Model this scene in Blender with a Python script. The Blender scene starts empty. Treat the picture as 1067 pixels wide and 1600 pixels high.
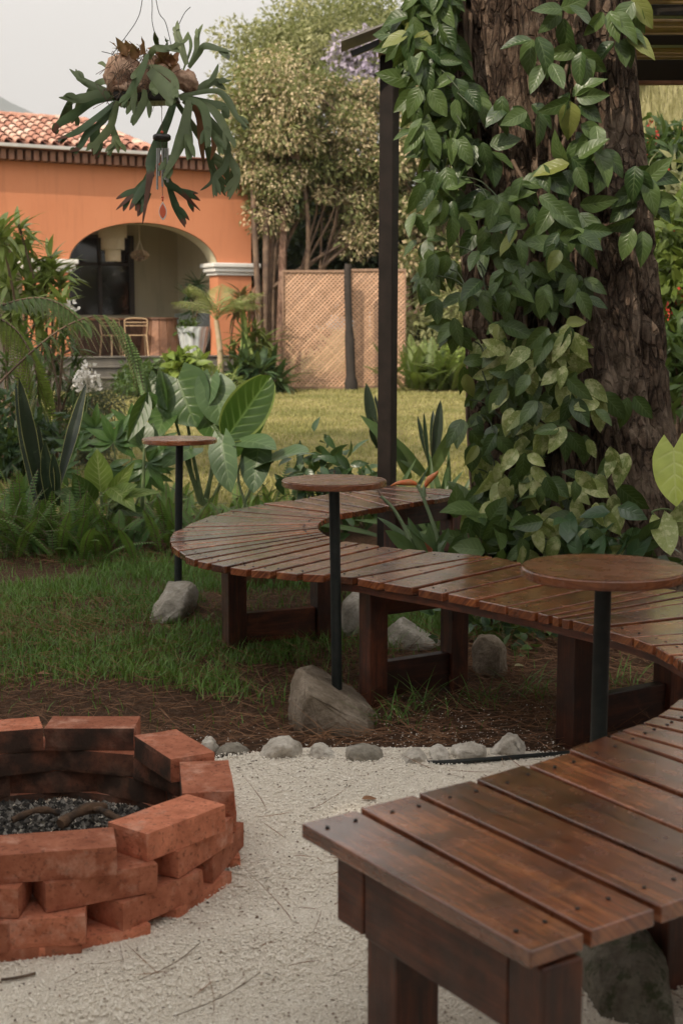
import bpy, bmesh, math, random
import numpy as np
from mathutils import Vector, Matrix, noise as mnoise
C = bpy.context.scene.collection
SC = bpy.context.scene
R = math.radians
rng = np.random.default_rng(7)
random.seed(7)

# ------------------------------------------------------------------ camera
FPX, HOR, CH = 2222.0, 512.0, 1.42
PITCH = math.atan((800 - HOR) / FPX)
cam = bpy.data.cameras.new('camera')
camo = bpy.data.objects.new('camera', cam); C.objects.link(camo)
camo.location = (0, 0, CH); camo.rotation_euler = (math.pi / 2 - PITCH, 0, 0)
cam.sensor_fit = 'VERTICAL'; cam.sensor_height = 36; cam.lens = FPX / 1600 * 36
cam.clip_start = 0.05; cam.clip_end = 20000
cam.dof.use_dof = True; cam.dof.focus_distance = 5.6; cam.dof.aperture_fstop = 5.6
SC.camera = camo

# ------------------------------------------------------------------ light
SUN_AZ, SUN_EL = math.atan2(-0.62, -0.78), R(37)
w = bpy.data.worlds.new('World'); SC.world = w; w.use_nodes = True
nt = w.node_tree; bg = nt.nodes['Background']
sky = nt.nodes.new('ShaderNodeTexSky'); sky.sky_type = 'NISHITA'; sky.sun_disc = False
sky.sun_elevation = SUN_EL; sky.sun_rotation = SUN_AZ; sky.dust_density = 4.0; sky.air_density = 1.0
hs = nt.nodes.new('ShaderNodeHueSaturation'); hs.inputs['Saturation'].default_value = 0.12
nt.links.new(sky.outputs[0], hs.inputs['Color'])
mx = nt.nodes.new('ShaderNodeMix'); mx.data_type = 'RGBA'; mx.inputs[0].default_value = .6; mx.inputs[7].default_value = (4.6, 4.32, 4.0, 1)   # thin bright overcast veil
nt.links.new(hs.outputs[0], mx.inputs[6]); nt.links.new(mx.outputs[2], bg.inputs['Color'])
bg.inputs['Strength'].default_value = 0.13
sl = bpy.data.lights.new('sun', 'SUN'); sl.energy = 1.4; sl.angle = R(0.6); sl.color = (1, .86, .68)
so = bpy.data.objects.new('sun', sl); C.objects.link(so)
sd = Vector((math.sin(SUN_AZ) * math.cos(SUN_EL), math.cos(SUN_AZ) * math.cos(SUN_EL), math.sin(SUN_EL)))
so.rotation_euler = sd.to_track_quat('Z', 'Y').to_euler()
SC.view_settings.view_transform = 'Standard'; SC.view_settings.look = 'None'
SC.view_settings.exposure = 1.3; SC.view_settings.gamma = 1.0
SC.render.engine = 'CYCLES'
SC.cycles.max_bounces = 6; SC.cycles.transparent_max_bounces = 6
SC.cycles.use_denoising = True

# ------------------------------------------------------------------ pixel -> world
CP, SP = math.cos(PITCH), math.sin(PITCH)
def ray(px, py):
    x = (px - 533.5) / FPX; y = -(py - 800) / FPX
    return np.array([x, CP + y * SP, -SP + y * CP])
def at(px, py, h=0.0):
    d = ray(px, py); s = (h - CH) / d[2]
    return np.array([d[0] * s, d[1] * s, h])
def pt(px, py, Y):
    d = ray(px, py); s = Y / d[1]
    return np.array([d[0] * s, Y, CH + d[2] * s])
def gz(x, y):
    t = np.clip((np.asarray(y, float) - 11) / 17, 0, 1)
    return 0.17 * t * t * (3 - 2 * t)

# ------------------------------------------------------------------ mesh builder
class MB:
    def __init__(s): s.V = []; s.A = []; s.L = []; s.N = []; s.n = 0; s.SM = []
    def add(s, V, faces, luv=None, smooth=False):
        V = np.asarray(V, float).reshape(-1, 3)
        s.V.append(V)
        s.A.append(np.zeros((len(V), 3)) if luv is None else np.asarray(luv, float).reshape(-1, 3))
        if isinstance(faces, np.ndarray):
            s.L.append((faces + s.n).ravel()); s.N.append(np.full(len(faces), faces.shape[1])); k = len(faces)
        else:
            s.L.append(np.array([i + s.n for f in faces for i in f])); s.N.append(np.array([len(f) for f in faces])); k = len(faces)
        s.SM.append(np.full(k, smooth)); s.n += len(V)
        return s
    def build(s, name, mat, parent=None, loc=None):
        me = bpy.data.meshes.new(name)
        V = np.concatenate(s.V); L = np.concatenate(s.L).astype(np.int32); N = np.concatenate(s.N).astype(np.int32)
        if loc is not None: V = V - np.asarray(loc)
        me.vertices.add(len(V)); me.vertices.foreach_set('co', V.astype(np.float32).ravel())
        me.loops.add(len(L)); me.loops.foreach_set('vertex_index', L)
        me.polygons.add(len(N)); st = np.concatenate([[0], np.cumsum(N)[:-1]]).astype(np.int32)
        me.polygons.foreach_set('loop_start', st)
        try: me.polygons.foreach_set('loop_total', N)
        except Exception: pass
        at_ = me.attributes.new('luv', 'FLOAT_VECTOR', 'POINT'); at_.data.foreach_set('vector', np.concatenate(s.A).astype(np.float32).ravel())
        me.update(calc_edges=True)
        me.polygons.foreach_set('use_smooth', np.concatenate(s.SM)); me.validate()
        if mat: me.materials.append(mat)
        o = bpy.data.objects.new(name, me); C.objects.link(o)
        if parent is not None:
            o.parent = parent
            if loc is None:
                o.location = -parent.location if parent.type == 'EMPTY' else (0, 0, 0)
        elif loc is not None: o.location = loc
        return o
def tag(o, label=None, cat=None, group=None, kind=None):
    for k, v in (('label', label), ('category', cat), ('group', group), ('kind', kind)):
        if v: o[k] = v
    return o
def thing(name, loc, label, cat, group=None):
    o = bpy.data.objects.new(name, None); C.objects.link(o); o.location = tuple(float(a) for a in loc); o.empty_display_size = .1
    return tag(o, label, cat, group)
def nrm(v): v = np.asarray(v, float); return v / (np.linalg.norm(v, axis=-1, keepdims=True) + 1e-9)

PROF = {
 'ovate': lambda t: np.sin(np.pi * np.clip(t, 0, 1) ** .72) ** .85,
 'lance': lambda t: np.sin(np.pi * np.clip(t, 0, 1) ** .8),
 'strap': lambda t: np.minimum(1, .55 + t * 1.2) * (1 - t ** 5),
 'sword': lambda t: np.minimum(1, .34 + t * 1.15) * (1 - t ** 4) ** .8,
 'heart': lambda t: np.where(t < .28, .42 + .58 * np.sin(np.pi / 2 * np.clip(t / .28, 0, 1)), np.cos(np.pi / 2 * np.clip((t - .28) / .72, 0, 1) ** 1.35) ** .9),
 'vine': lambda t: np.where(t < .34, np.sin(np.pi / 2 * np.clip(t / .34 + .05, 0, 1)) ** .75, np.cos(np.pi / 2 * np.clip((t - .34) / .66, 0, 1) ** 1.25) ** 1.05),
 'banana': lambda t: np.sin(np.pi * np.clip(t * .97 + .03, 0, 1) ** .85) ** .55,
 'linear': lambda t: np.minimum(1, .4 + t * 6) * (1 - t ** 3),
}
def leaves(mb, P, D, N, L, W, prof='ovate', droop=.2, fold=.25, rnd=None, nt=6, ns=4, wavy=0.0, smooth=True):
    P = np.atleast_2d(P); n = len(P)
    D = nrm(np.broadcast_to(D, (n, 3))); N = np.broadcast_to(N, (n, 3))
    S = nrm(np.cross(D, N)); N = nrm(np.cross(S, D))
    bc = lambda a: np.broadcast_to(np.asarray(a, float), (n,))[:, None, None]
    L, W, droop, fold = bc(L), bc(W), bc(droop), bc(fold)
    rnd = rng.random(n) if rnd is None else np.broadcast_to(rnd, (n,))
    t = np.linspace(0, 1, nt + 1)[None, :, None]; s = np.linspace(-1, 1, ns + 1)[None, None, :]
    wt = PROF[prof](t); a = np.abs(s)
    tt = t - (0.24 * (1 - t) ** 3 * a if prof == 'heart' else 0 * a)
    ph = rng.random((n, 1, 1)) * 6
    along = L * tt; across = W / 2 * wt * s
    up = fold * W / 2 * wt * a - droop * L * t ** 2 + wavy * W * np.sin(t * 14 + ph + s) * a
    V = P[:, None, None, :] + D[:, None, None, :] * along[..., None] + S[:, None, None, :] * across[..., None] + N[:, None, None, :] * up[..., None]
    A = np.stack([np.broadcast_to(s, V.shape[:3]), np.broadcast_to(t, V.shape[:3]), np.broadcast_to(rnd[:, None, None], V.shape[:3])], -1)
    k = (nt + 1) * (ns + 1)
    i, j = np.meshgrid(np.arange(nt), np.arange(ns), indexing='ij'); b = (i * (ns + 1) + j).ravel()
    q = np.stack([b, b + 1, b + ns + 2, b + ns + 1], -1)
    F = (q[None] + (np.arange(n) * k)[:, None, None]).reshape(-1, 4)
    mb.add(V.reshape(-1, 3), F, A.reshape(-1, 3), smooth)
def rhombs(mb, P, D, N, L, W, rnd):
    n = len(P); D = nrm(D); S = nrm(np.cross(D, N)); N2 = nrm(np.cross(S, D))
    L = np.broadcast_to(L, (n,))[:, None]; W = np.broadcast_to(W, (n,))[:, None]
    V = np.stack([P, P + D * L * .45 + S * W / 2, P + D * L - N2 * L * .15, P + D * L * .45 - S * W / 2], 1)
    A = np.zeros((n, 4, 3)); A[:, :, 2] = np.broadcast_to(rnd, (n,))[:, None]; A[:, 1, 0] = 1; A[:, 3, 0] = -1; A[:, 2, 1] = 1; A[:, 1, 1] = A[:, 3, 1] = .45
    mb.add(V.reshape(-1, 3), np.arange(n * 4).reshape(n, 4), A.reshape(-1, 3))
def rdir(n, up=0.0):
    v = rng.normal(size=(n, 3)); v[:, 2] += up; return nrm(v)
def cloud(mb, centers, n, size, aspect=.45, spread=None, droop=-.3, rr=None):
    """leaf clumps: centers rows (x,y,z,r)"""
    c = np.asarray(centers, float); m = len(c); w_ = c[:, 3] ** 2; w_ /= w_.sum()
    idx = rng.choice(m, n, p=w_)
    d = rdir(n); r = rng.random(n) ** .45
    P = c[idx, :3] + d * (r * c[idx, 3])[:, None] * np.array([1, 1, .8])
    D = nrm(d * .8 + rdir(n) * .8 + np.array([0, 0, droop])); N = nrm(rdir(n, .9))
    cr = rng.random(m) if rr is None else np.broadcast_to(rr, (m,))
    rhombs(mb, P, D, N, size * (.6 + .8 * rng.random(n)), size * aspect * (.7 + .6 * rng.random(n)), np.clip(cr[idx] + rng.normal(size=n) * .17, 0, 1))
def clumps(box, m, r0, r1, surf=0.0):
    """m clump centres in ellipsoid box (cx,cy,cz,rx,ry,rz)"""
    d = rdir(m); r = (surf + (1 - surf) * rng.random(m)) ** .5
    P = np.array(box[:3]) + d * r[:, None] * np.array(box[3:])
    return np.column_stack([P, r0 + (r1 - r0) * rng.random(m)])
def tube(mb, pts, rad, n=8, rnd=0, cap=True):
    pts = np.asarray(pts, float); m = len(pts); rad = np.broadcast_to(rad, (m,))
    T = nrm(np.gradient(pts, axis=0)); up = np.array([0, 0, 1.]) if abs(T[0][2]) < .9 else np.array([1., 0, 0])
    U = nrm(np.cross(T[0], up)); Us = []
    for i in range(m): U = nrm(U - T[i] * np.dot(U, T[i])); Us.append(U)
    Us = np.array(Us); Vs = np.cross(T, Us); a = np.linspace(0, 2 * np.pi, n, endpoint=False)
    P = pts[:, None] + rad[:, None, None] * (np.cos(a)[None, :, None] * Us[:, None] + np.sin(a)[None, :, None] * Vs[:, None])
    dl = np.concatenate([[0], np.cumsum(np.linalg.norm(np.diff(pts, axis=0), axis=1))])
    A = np.stack([np.broadcast_to(dl[:, None], (m, n)), np.broadcast_to((a / 6.283 * rad.mean() * 6)[None], (m, n)), np.full((m, n), rnd)], -1)
    i, j = np.meshgrid(np.arange(m - 1), np.arange(n), indexing='ij')
    q = np.stack([i * n + j, i * n + (j + 1) % n, (i + 1) * n + (j + 1) % n, (i + 1) * n + j], -1).reshape(-1, 4)
    base = mb.n
    mb.add(P.reshape(-1, 3), q, A.reshape(-1, 3), True)
    if cap:
        mb.add(P[0], [list(range(n - 1, -1, -1))], A[0]); mb.add(P[-1], [list(range(n))], A[-1])
def smoothpts(p, k=6):
    p = np.asarray(p, float); n = len(p)
    if n < 3: return np.array([p[0] + (p[-1] - p[0]) * t for t in np.linspace(0, 1, k)])
    out = []
    for i in range(n - 1):
        a, b, c, d = p[max(i - 1, 0)], p[i], p[i + 1], p[min(i + 2, n - 1)]
        for t in np.linspace(0, 1, k, endpoint=False):
            out.append(.5 * ((2 * b) + (c - a) * t + (2 * a - 5 * b + 4 * c - d) * t * t + (3 * b - a - 3 * c + d) * t ** 3))
    out.append(p[-1]); return np.array(out)
def box(mb, c, size, rz=0, bev=0.0, rnd=0, jit=0.0, axis_u=0, M=None, seed=0):
    """bevelled box; luv u runs along axis_u"""
    bm = bmesh.new(); bmesh.ops.create_cube(bm, size=1)
    for v in bm.verts: v.co = Vector((v.co.x * size[0], v.co.y * size[1], v.co.z * size[2]))
    if bev: bmesh.ops.bevel(bm, geom=bm.edges[:], offset=bev, segments=2, profile=.5, affect='EDGES')
    o = [0, 1, 2]; o.remove(axis_u); o.sort(key=lambda k: -size[k])
    V = np.array([v.co for v in bm.verts]); A = np.stack([V[:, axis_u], V[:, o[0]] + V[:, o[1]], np.full(len(V), rnd)], -1)
    if jit: V = V + rng.normal(size=V.shape) * jit
    if M is None:
        M = Matrix.Rotation(rz, 3, 'Z')
    V = V @ np.array(M).T[:3, :3] + np.asarray(c)
    mb.add(V, [[v.index for v in f.verts] for f in bm.faces], A); bm.free()
def beam(mb, a, b, wd, ht, up=(0, 0, 1), bev=.003, rnd=0):
    a = np.asarray(a, float); b = np.asarray(b, float); X = nrm(b - a); Y = nrm(np.cross(up, X)); Z = np.cross(X, Y)
    M = np.stack([X, Y, Z], 1); box(mb, (a + b) / 2, (np.linalg.norm(b - a), wd, ht), bev=bev, rnd=rnd, M=M)
def prism(mb, poly, z0, z1, luv_dir=None, bev=.0025, rnd=0):
    bm = bmesh.new(); vs = [bm.verts.new((p[0], p[1], z0)) for p in poly]; f = bm.faces.new(vs)
    bmesh.ops.recalc_face_normals(bm, faces=[f])
    if f.normal.z > 0: f.normal_flip()
    r = bmesh.ops.extrude_face_region(bm, geom=[f]); 
    for e in r['geom']:
        if isinstance(e, bmesh.types.BMVert): e.co.z = z1
    bmesh.ops.recalc_face_normals(bm, faces=bm.faces)
    if bev: bmesh.ops.bevel(bm, geom=bm.edges[:], offset=bev, segments=2, profile=.5, affect='EDGES')
    V = np.array([v.co for v in bm.verts]); bm.verts.index_update()
    o = np.array([poly[0][0], poly[0][1]]); u = nrm(np.array(luv_dir if luv_dir is not None else (1, 0))); w_ = np.array([-u[1], u[0]])
    A = np.stack([(V[:, :2] - o) @ u, (V[:, :2] - o) @ w_ + V[:, 2], np.full(len(V), rnd)], -1)
    mb.add(V, [[v.index for v in f.verts] for f in bm.faces], A); bm.free()
def rockmesh(sil, depth, seed=0, amp=.02, loc=(0, 0, 0), rz=0, cuts=3):
    """sil: silhouette [(x,z)] in metres; hull over it with rounded depth"""
    r_ = random.Random(seed); bm = bmesh.new(); cx = sum(p[0] for p in sil) / len(sil); cz = sum(p[1] for p in sil) / len(sil)
    for x, z in sil:
        bm.verts.new((x, r_.uniform(-.15, .15) * depth, z))
        for sg in (-1, 1):
            k = r_.uniform(.55, .8); bm.verts.new((cx + (x - cx) * k, sg * depth * r_.uniform(.4, .55), max(cz + (z - cz) * k, min(p[1] for p in sil))))
    bmesh.ops.convex_hull(bm, input=bm.verts[:])
    bmesh.ops.delete(bm, geom=[v for v in bm.verts if not v.link_faces], context='VERTS')
    bmesh.ops.triangulate(bm, faces=bm.faces[:])
    bmesh.ops.bevel(bm, geom=bm.edges[:], offset=amp * .4, segments=1, affect='EDGES')
    bmesh.ops.remove_doubles(bm, verts=bm.verts[:], dist=.006)
    bmesh.ops.triangulate(bm, faces=bm.faces[:])
    bmesh.ops.subdivide_edges(bm, edges=bm.edges[:], cuts=cuts, use_grid_fill=True, smooth=.0)
    bm.normal_update(); sc_ = 1 / max(amp, .004)
    for v in bm.verts:
        q = v.co * sc_ * .12 + Vector((seed * 3.1, 0, 0))
        d = mnoise.noise(q) * 1.0 + .7 * abs(mnoise.noise(q * 2.4)) + .4 * mnoise.noise(q * 5) + .22 * mnoise.noise(q * 11)
        v.co += v.normal * d * amp
    bm.verts.index_update(); V = np.array([v.co for v in bm.verts]) @ np.array(Matrix.Rotation(rz, 3, 'Z')).T + np.asarray(loc)
    mb = MB(); mb.add(V, [[v.index for v in f.verts] for f in bm.faces], None, True); bm.free(); return mb

# ------------------------------------------------------------------ materials
class NT:
    def __init__(s, name):
        s.m = bpy.data.materials.new(name); s.m.use_nodes = True; s.t = s.m.node_tree
        s.p = s.t.nodes['Principled BSDF']; s.out = s.t.nodes['Material Output']
    def n(s, typ, **kw):
        nd = s.t.nodes.new('ShaderNode' + typ)
        for k, v in kw.items():
            if k.startswith('i_'): nd.inputs[int(k[2:]) if k[2:].isdigit() else k[2:]].default_value = v
            else: setattr(nd, k, v)
        return nd
    def l(s, a, b): s.t.links.new(a, b)
    def set(s, nd, idx, v):
        if hasattr(v, 'links'): s.l(v, nd.inputs[idx])
        else: nd.inputs[idx].default_value = v
    def math(s, op, a, b=0.0, c=None, clamp=False):
        nd = s.n('Math', operation=op, use_clamp=clamp); s.set(nd, 0, a); s.set(nd, 1, b)
        if c is not None: s.set(nd, 2, c)
        return nd.outputs[0]
    def mix(s, f, a, b, mode='MIX'):
        nd = s.n('Mix', data_type='RGBA', blend_type=mode); s.set(nd, 0, f)
        for i, v in ((6, a), (7, b)):
            if isinstance(v, (tuple, list)): v = (*v[:3], 1)
            s.set(nd, i, v)
        return nd.outputs[2]
    def noise(s, vec, scale, detail=4, rough=.55, dist=0.0):
        nd = s.n('TexNoise'); nd.inputs['Scale'].default_value = scale; nd.inputs['Detail'].default_value = detail
        nd.inputs['Roughness'].default_value = rough; nd.inputs['Distortion'].default_value = dist
        if vec is not None: s.l(vec, nd.inputs['Vector'])
        return nd.outputs['Fac']
    def ramp(s, fac, stops):
        nd = s.n('ValToRGB'); e = nd.color_ramp.elements
        while len(e) < len(stops): e.new(.5)
        for k, (p, c) in enumerate(stops): e[k].position = p; e[k].color = (*c[:3], 1) if isinstance(c, (tuple, list)) else (c, c, c, 1)
        s.l(fac, nd.inputs[0]); return nd.outputs[0]
    def sstep(s, v, a, b):
        nd = s.n('MapRange', interpolation_type='SMOOTHSTEP'); s.set(nd, 0, v); nd.inputs[1].default_value = a; nd.inputs[2].default_value = b; return nd.outputs[0]
    def pos(s): return s.n('NewGeometry').outputs['Position']
    def obj(s): return s.n('TexCoord').outputs['Object']
    def scale(s, vec, x, y, z):
        nd = s.n('Mapping'); s.l(vec, nd.inputs[0]); nd.inputs['Scale'].default_value = (x, y, z); return nd.outputs[0]
    def luv(s):
        a = s.n('Attribute', attribute_name='luv'); x = s.n('SeparateXYZ'); s.l(a.outputs['Vector'], x.inputs[0]); return a.outputs['Vector'], x.outputs
    def bump(s, h, strength=.5, dist=.01):
        nd = s.n('Bump'); nd.inputs['Strength'].default_value = strength; nd.inputs['Distance'].default_value = dist; s.l(h, nd.inputs['Height'])
        s.l(nd.outputs[0], s.p.inputs['Normal']); return nd.outputs[0]
    def col(s, c):
        if isinstance(c, (tuple, list)): s.p.inputs['Base Color'].default_value = (*c[:3], 1)
        else: s.l(c, s.p.inputs['Base Color'])
    def rough(s, r):
        s.set(s.p, 'Roughness', r)
def simple(name, c, c2=None, rough=.7, scale=8, bump=.2, bd=.005, metal=0, spec=.5):
    m = NT(name); f = m.noise(m.pos(), scale, 6, .6)
    c2 = c2 or tuple(x * .75 for x in c)
    m.col(m.mix(m.ramp(f, [(.35, 0.), (.65, 1.)]), c, c2)); m.rough(rough)
    m.p.inputs['Metallic'].default_value = metal; m.p.inputs['Specular IOR Level'].default_value = spec
    if bump: m.bump(m.noise(m.pos(), scale * 5, 5), bump, bd)
    return m.m
def woodmat(name, c_dark, c_mid, c_light, rough=.32, weather=.0):
    m = NT(name); v, x = m.luv()
    cmb = m.n('CombineXYZ'); m.l(m.math('MULTIPLY_ADD', x[2], 37.0, m.math('MULTIPLY', x[0], 1.6)), cmb.inputs[0])
    m.l(m.math('MULTIPLY', x[1], 22.0), cmb.inputs[1]); m.l(m.math('MULTIPLY', x[2], 61.0), cmb.inputs[2])
    g = m.noise(cmb.outputs[0], 2.2, 8, .62, .6)
    fine = m.n('CombineXYZ'); m.l(m.math('MULTIPLY', x[0], 6.0), fine.inputs[0]); m.l(m.math('MULTIPLY', x[1], 160.0), fine.inputs[1]); m.l(m.math('MULTIPLY', x[2], 50.0), fine.inputs[2])
    fg = m.noise(fine.outputs[0], 2.0, 4, .6)
    po = m.n('VectorMath', operation='MULTIPLY_ADD'); m.l(v, po.inputs[0]); po.inputs[1].default_value = (0, 0, 23.0); m.l(m.pos(), po.inputs[2]); po = po.outputs[0]
    blot = m.noise(po, 7.0, 4, .6, .4)
    c = m.ramp(g, [(.25, c_dark), (.5, c_mid), (.74, c_light)])
    c = m.mix(m.ramp(fg, [(.4, 0.), (.72, .55)]), c, tuple(a * .45 for a in c_dark))
    c = m.mix(m.ramp(blot, [(.46, 0.), (.62, .6)]), c, tuple(a * .9 for a in c_dark)); c = m.mix(m.ramp(m.noise(po, 11.0, 3, .6), [(.58, 0.), (.74, .32)]), c, tuple(a * 1.25 for a in c_light))
    tint = m.math('MULTIPLY_ADD', x[2], .95, .48)
    c = m.mix(1.0, c, m.n('CombineColor').outputs[0], 'MULTIPLY') if False else c
    hv = m.n('HueSaturation'); m.l(c, hv.inputs['Color']); m.l(tint, hv.inputs['Value'])
    c = hv.outputs[0]
    if weather:
        wn = m.noise(po, 3.2, 5, .65)
        c = m.mix(m.math('MULTIPLY', m.ramp(wn, [(.42, 0.), (.65, 1.)]), weather), c, (.19, .14, .115))
    knots = m.n('TexVoronoi'); kv = m.n('CombineXYZ'); m.l(m.math('MULTIPLY_ADD', x[2], 13.0, m.math('MULTIPLY', x[0], 2.3)), kv.inputs[0]); m.l(m.math('MULTIPLY', x[1], 7.0), kv.inputs[1]); m.l(kv.outputs[0], knots.inputs['Vector']); knots.inputs['Scale'].default_value = 1.3
    c = m.mix(m.math('MULTIPLY', m.math('SUBTRACT', 1.0, m.sstep(knots.outputs['Distance'], .04, .1)), .8), c, tuple(a * .3 for a in c_dark))
    m.col(c); m.rough(m.ramp(m.noise(m.pos(), 14, 5), [(.35, rough - .06), (.7, rough + .14)]))
    m.p.inputs['Specular IOR Level'].default_value = .55
    if rough < .3: m.p.inputs['Coat Weight'].default_value = .85; m.p.inputs['Coat Roughness'].default_value = .2
    m.bump(m.math('ADD', m.math('MULTIPLY', fg, .5), m.math('MULTIPLY', g, .6)), .45, .003); return m.m
def leafmat(name, c1, c2, vein=None, vs=.5, trans=.22, rough=.42, var=None, vth=.58, freq=9, tips=None, spec=.45, dead=None, edge=None):
    m = NT(name); v, x = m.luv(); au = m.math('ABSOLUTE', x[0])
    c = m.mix(x[2], c1, c2)
    c = m.mix(m.ramp(m.noise(m.pos(), 14, 3), [(.35, 0.), (.7, .4)]), c, tuple(a * .6 for a in c1))
    if var is not None:
        c = m.mix(m.ramp(m.noise(m.pos(), 26, 5, .7), [(vth, 0.), (vth + .09, .85)]), c, var)
    hgt = None
    if vein is not None:
        mid = m.math('SUBTRACT', 1.0, m.sstep(au, .02, .09))
        ph = m.math('MULTIPLY', m.math('SUBTRACT', x[1], m.math('MULTIPLY', au, .28)), freq * 6.283)
        sv = m.math('POWER', m.math('MULTIPLY_ADD', m.math('SINE', ph), .5, .5), 7.0)
        f = m.math('MAXIMUM', m.math('MULTIPLY', mid, .9), m.math('MULTIPLY', sv, m.math('SUBTRACT', 1.05, au)), clamp=True)
        c = m.mix(m.math('MULTIPLY', f, vs), c, vein); hgt = f
    if edge is not None: c = m.mix(m.sstep(au, .86, .92), c, edge)
    if tips is not None: c = m.mix(m.sstep(m.math('ADD', x[1], m.math('MULTIPLY', m.noise(m.pos(), 40, 2), .12)), .80, .86), c, tips)
    if dead is not None: c = m.mix(m.sstep(m.math('MULTIPLY', x[2], 1.0), .975, .985), c, dead)
    m.col(c); m.rough(rough); m.p.inputs['Specular IOR Level'].default_value = spec
    if hgt is not None: m.bump(m.math('SUBTRACT', 1.0, hgt), .35, .004)
    if trans:
        tr = m.n('BsdfTranslucent'); m.l(m.mix(.5, c, (.25, .35, .04), 'MIX'), tr.inputs[0]); ms = m.n('MixShader'); ms.inputs[0].default_value = trans
        m.l(m.p.outputs[0], ms.inputs[1]); m.l(tr.outputs[0], ms.inputs[2]); m.l(ms.outputs[0], m.out.inputs[0])
    return m.m
def barkmat(name, c1, c2, c3, zs=.25):
    m = NT(name); p = m.scale(m.pos(), 1, 1, zs)
    n1 = m.noise(p, 16, 8, .68, .8); n2 = m.noise(m.pos(), 60, 6, .7); n3 = m.noise(m.pos(), 4, 4)
    vd = m.n('VectorMath', operation='MULTIPLY_ADD'); nn = m.n('TexNoise'); nn.inputs['Scale'].default_value = 7; nn.inputs['Detail'].default_value = 3; m.l(nn.outputs['Color'], vd.inputs[0]); vd.inputs[1].default_value = (.16, .16, .16); m.l(m.scale(m.pos(), 1, 1, .36), vd.inputs[2])
    vc = m.n('TexVoronoi', feature='DISTANCE_TO_EDGE'); vc.inputs['Scale'].default_value = 27; m.l(vd.outputs[0], vc.inputs['Vector']); crack = m.math('MAXIMUM', m.sstep(vc.outputs['Distance'], .0, .11), m.math('MULTIPLY', n3, .9))
    c = m.ramp(n1, [(.32, c1), (.52, c2), (.72, c3)]); c = m.mix(crack, tuple(a * .35 for a in c1), c); c = m.mix(m.ramp(n2, [(.45, 0.), (.7, .6)]), c, tuple(a * .5 for a in c1))
    c = m.mix(m.ramp(n3, [(.5, 0.), (.7, .5)]), c, tuple(a * 1.2 for a in c3))
    vo = m.noise(m.pos(), 95, 3, .6); c = m.mix(m.ramp(vo, [(.68, 0.), (.74, .7)]), c, (.26, .24, .19))
    m.col(c); m.rough(.9); m.p.inputs['Specular IOR Level'].default_value = .2
    m.bump(m.math('ADD', m.math('MULTIPLY', crack, 1.1), m.math('ADD', m.math('MULTIPLY', n1, .7), m.math('MULTIPLY', n2, .4))), 1.0, .03); return m.m

M = {}
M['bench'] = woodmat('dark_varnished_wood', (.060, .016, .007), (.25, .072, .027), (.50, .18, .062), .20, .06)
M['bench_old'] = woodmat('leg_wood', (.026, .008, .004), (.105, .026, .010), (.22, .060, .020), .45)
M['tabletop'] = woodmat('tabletop_wood', (.12, .032, .010), (.29, .085, .026), (.44, .16, .055), .24)
M['pole'] = simple('pole_metal', (.010, .013, .012), (.018, .021, .019), .5, 30, .05, spec=.3)
M['post'] = simple('post_metal', (.012, .009, .007), (.020, .014, .011), .6, 12, .05, spec=.15)
M['brick'] = None
def brickmat():
    m = NT('red_brick'); v, x = m.luv(); n = m.noise(m.pos(), 18, 7, .7); n2 = m.noise(m.pos(), 140, 4)
    c = m.mix(x[2], (.33, .105, .055), (.58, .215, .125)); c = m.mix(m.ramp(n, [(.45, 0.), (.75, .7)]), c, (.26, .08, .045))
    c = m.mix(m.ramp(m.noise(m.pos(), 9, 5, .7), [(.58, 0.), (.75, .5)]), c, (.72, .42, .31))
    m.col(c); m.rough(.92); m.p.inputs['Specular IOR Level'].default_value = .2
    m.bump(m.math('ADD', n, m.math('MULTIPLY', n2, .4)), .9, .006); return m.m
M['brick'] = brickmat()
def sootmat():
    m = NT('sooty_brick'); v, x = m.luv(); n = m.noise(m.pos(), 16, 7, .7)
    pr = m.n('SeparateXYZ'); m.l(m.pos(), pr.inputs[0])
    c = m.mix(m.ramp(n, [(.35, 0.), (.7, 1.)]), (.34, .11, .06), (.58, .215, .125))
    # soot baked on the faces that look at the fire (distance from ring centre)
    gn = m.n('NewGeometry'); dd = m.n('VectorMath', operation='SUBTRACT'); dd.inputs[0].default_value = (-.83, 3.64, .16); m.l(gn.outputs['Position'], dd.inputs[1])
    dn = m.n('VectorMath', operation='NORMALIZE'); m.l(dd.outputs[0], dn.inputs[0]); dt = m.n('VectorMath', operation='DOT_PRODUCT'); m.l(dn.outputs[0], dt.inputs[0]); m.l(gn.outputs['True Normal'], dt.inputs[1])
    dx = m.math('ADD', pr.outputs[0], .83); dy = m.math('SUBTRACT', pr.outputs[1], 3.64)
    d = m.math('SQRT', m.math('ADD', m.math('MULTIPLY', dx, dx), m.math('MULTIPLY', dy, dy)))
    soot = m.math('MULTIPLY', m.sstep(dt.outputs['Value'], .55, .7), m.ramp(m.noise(m.pos(), 11, 5), [(.3, .5), (.6, .95)]))
    v2, x2 = m.luv(); hv = m.n('HueSaturation'); m.l(c, hv.inputs['Color']); m.l(m.math('MULTIPLY_ADD', x2[2], .6, .72), hv.inputs['Value']); c = hv.outputs[0]
    c = m.mix(m.ramp(m.noise(m.pos(), 75, 4, .7), [(.55, 0.), (.66, .7)]), c, (.12, .045, .028)); c = m.mix(m.math('MULTIPLY', m.ramp(m.noise(m.pos(), 9, 5, .7), [(.52, 0.), (.72, .65)]), 1.0), c, (.72, .42, .31))
    c = m.mix(soot, c, (.04, .03, .024)); m.col(c); m.rough(.92); m.p.inputs['Specular IOR Level'].default_value = .2
    m.bump(m.math('ADD', n, m.math('MULTIPLY', m.noise(m.pos(), 140, 4), .4)), .6, .006); return m.m
M['soot'] = sootmat()
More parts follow.
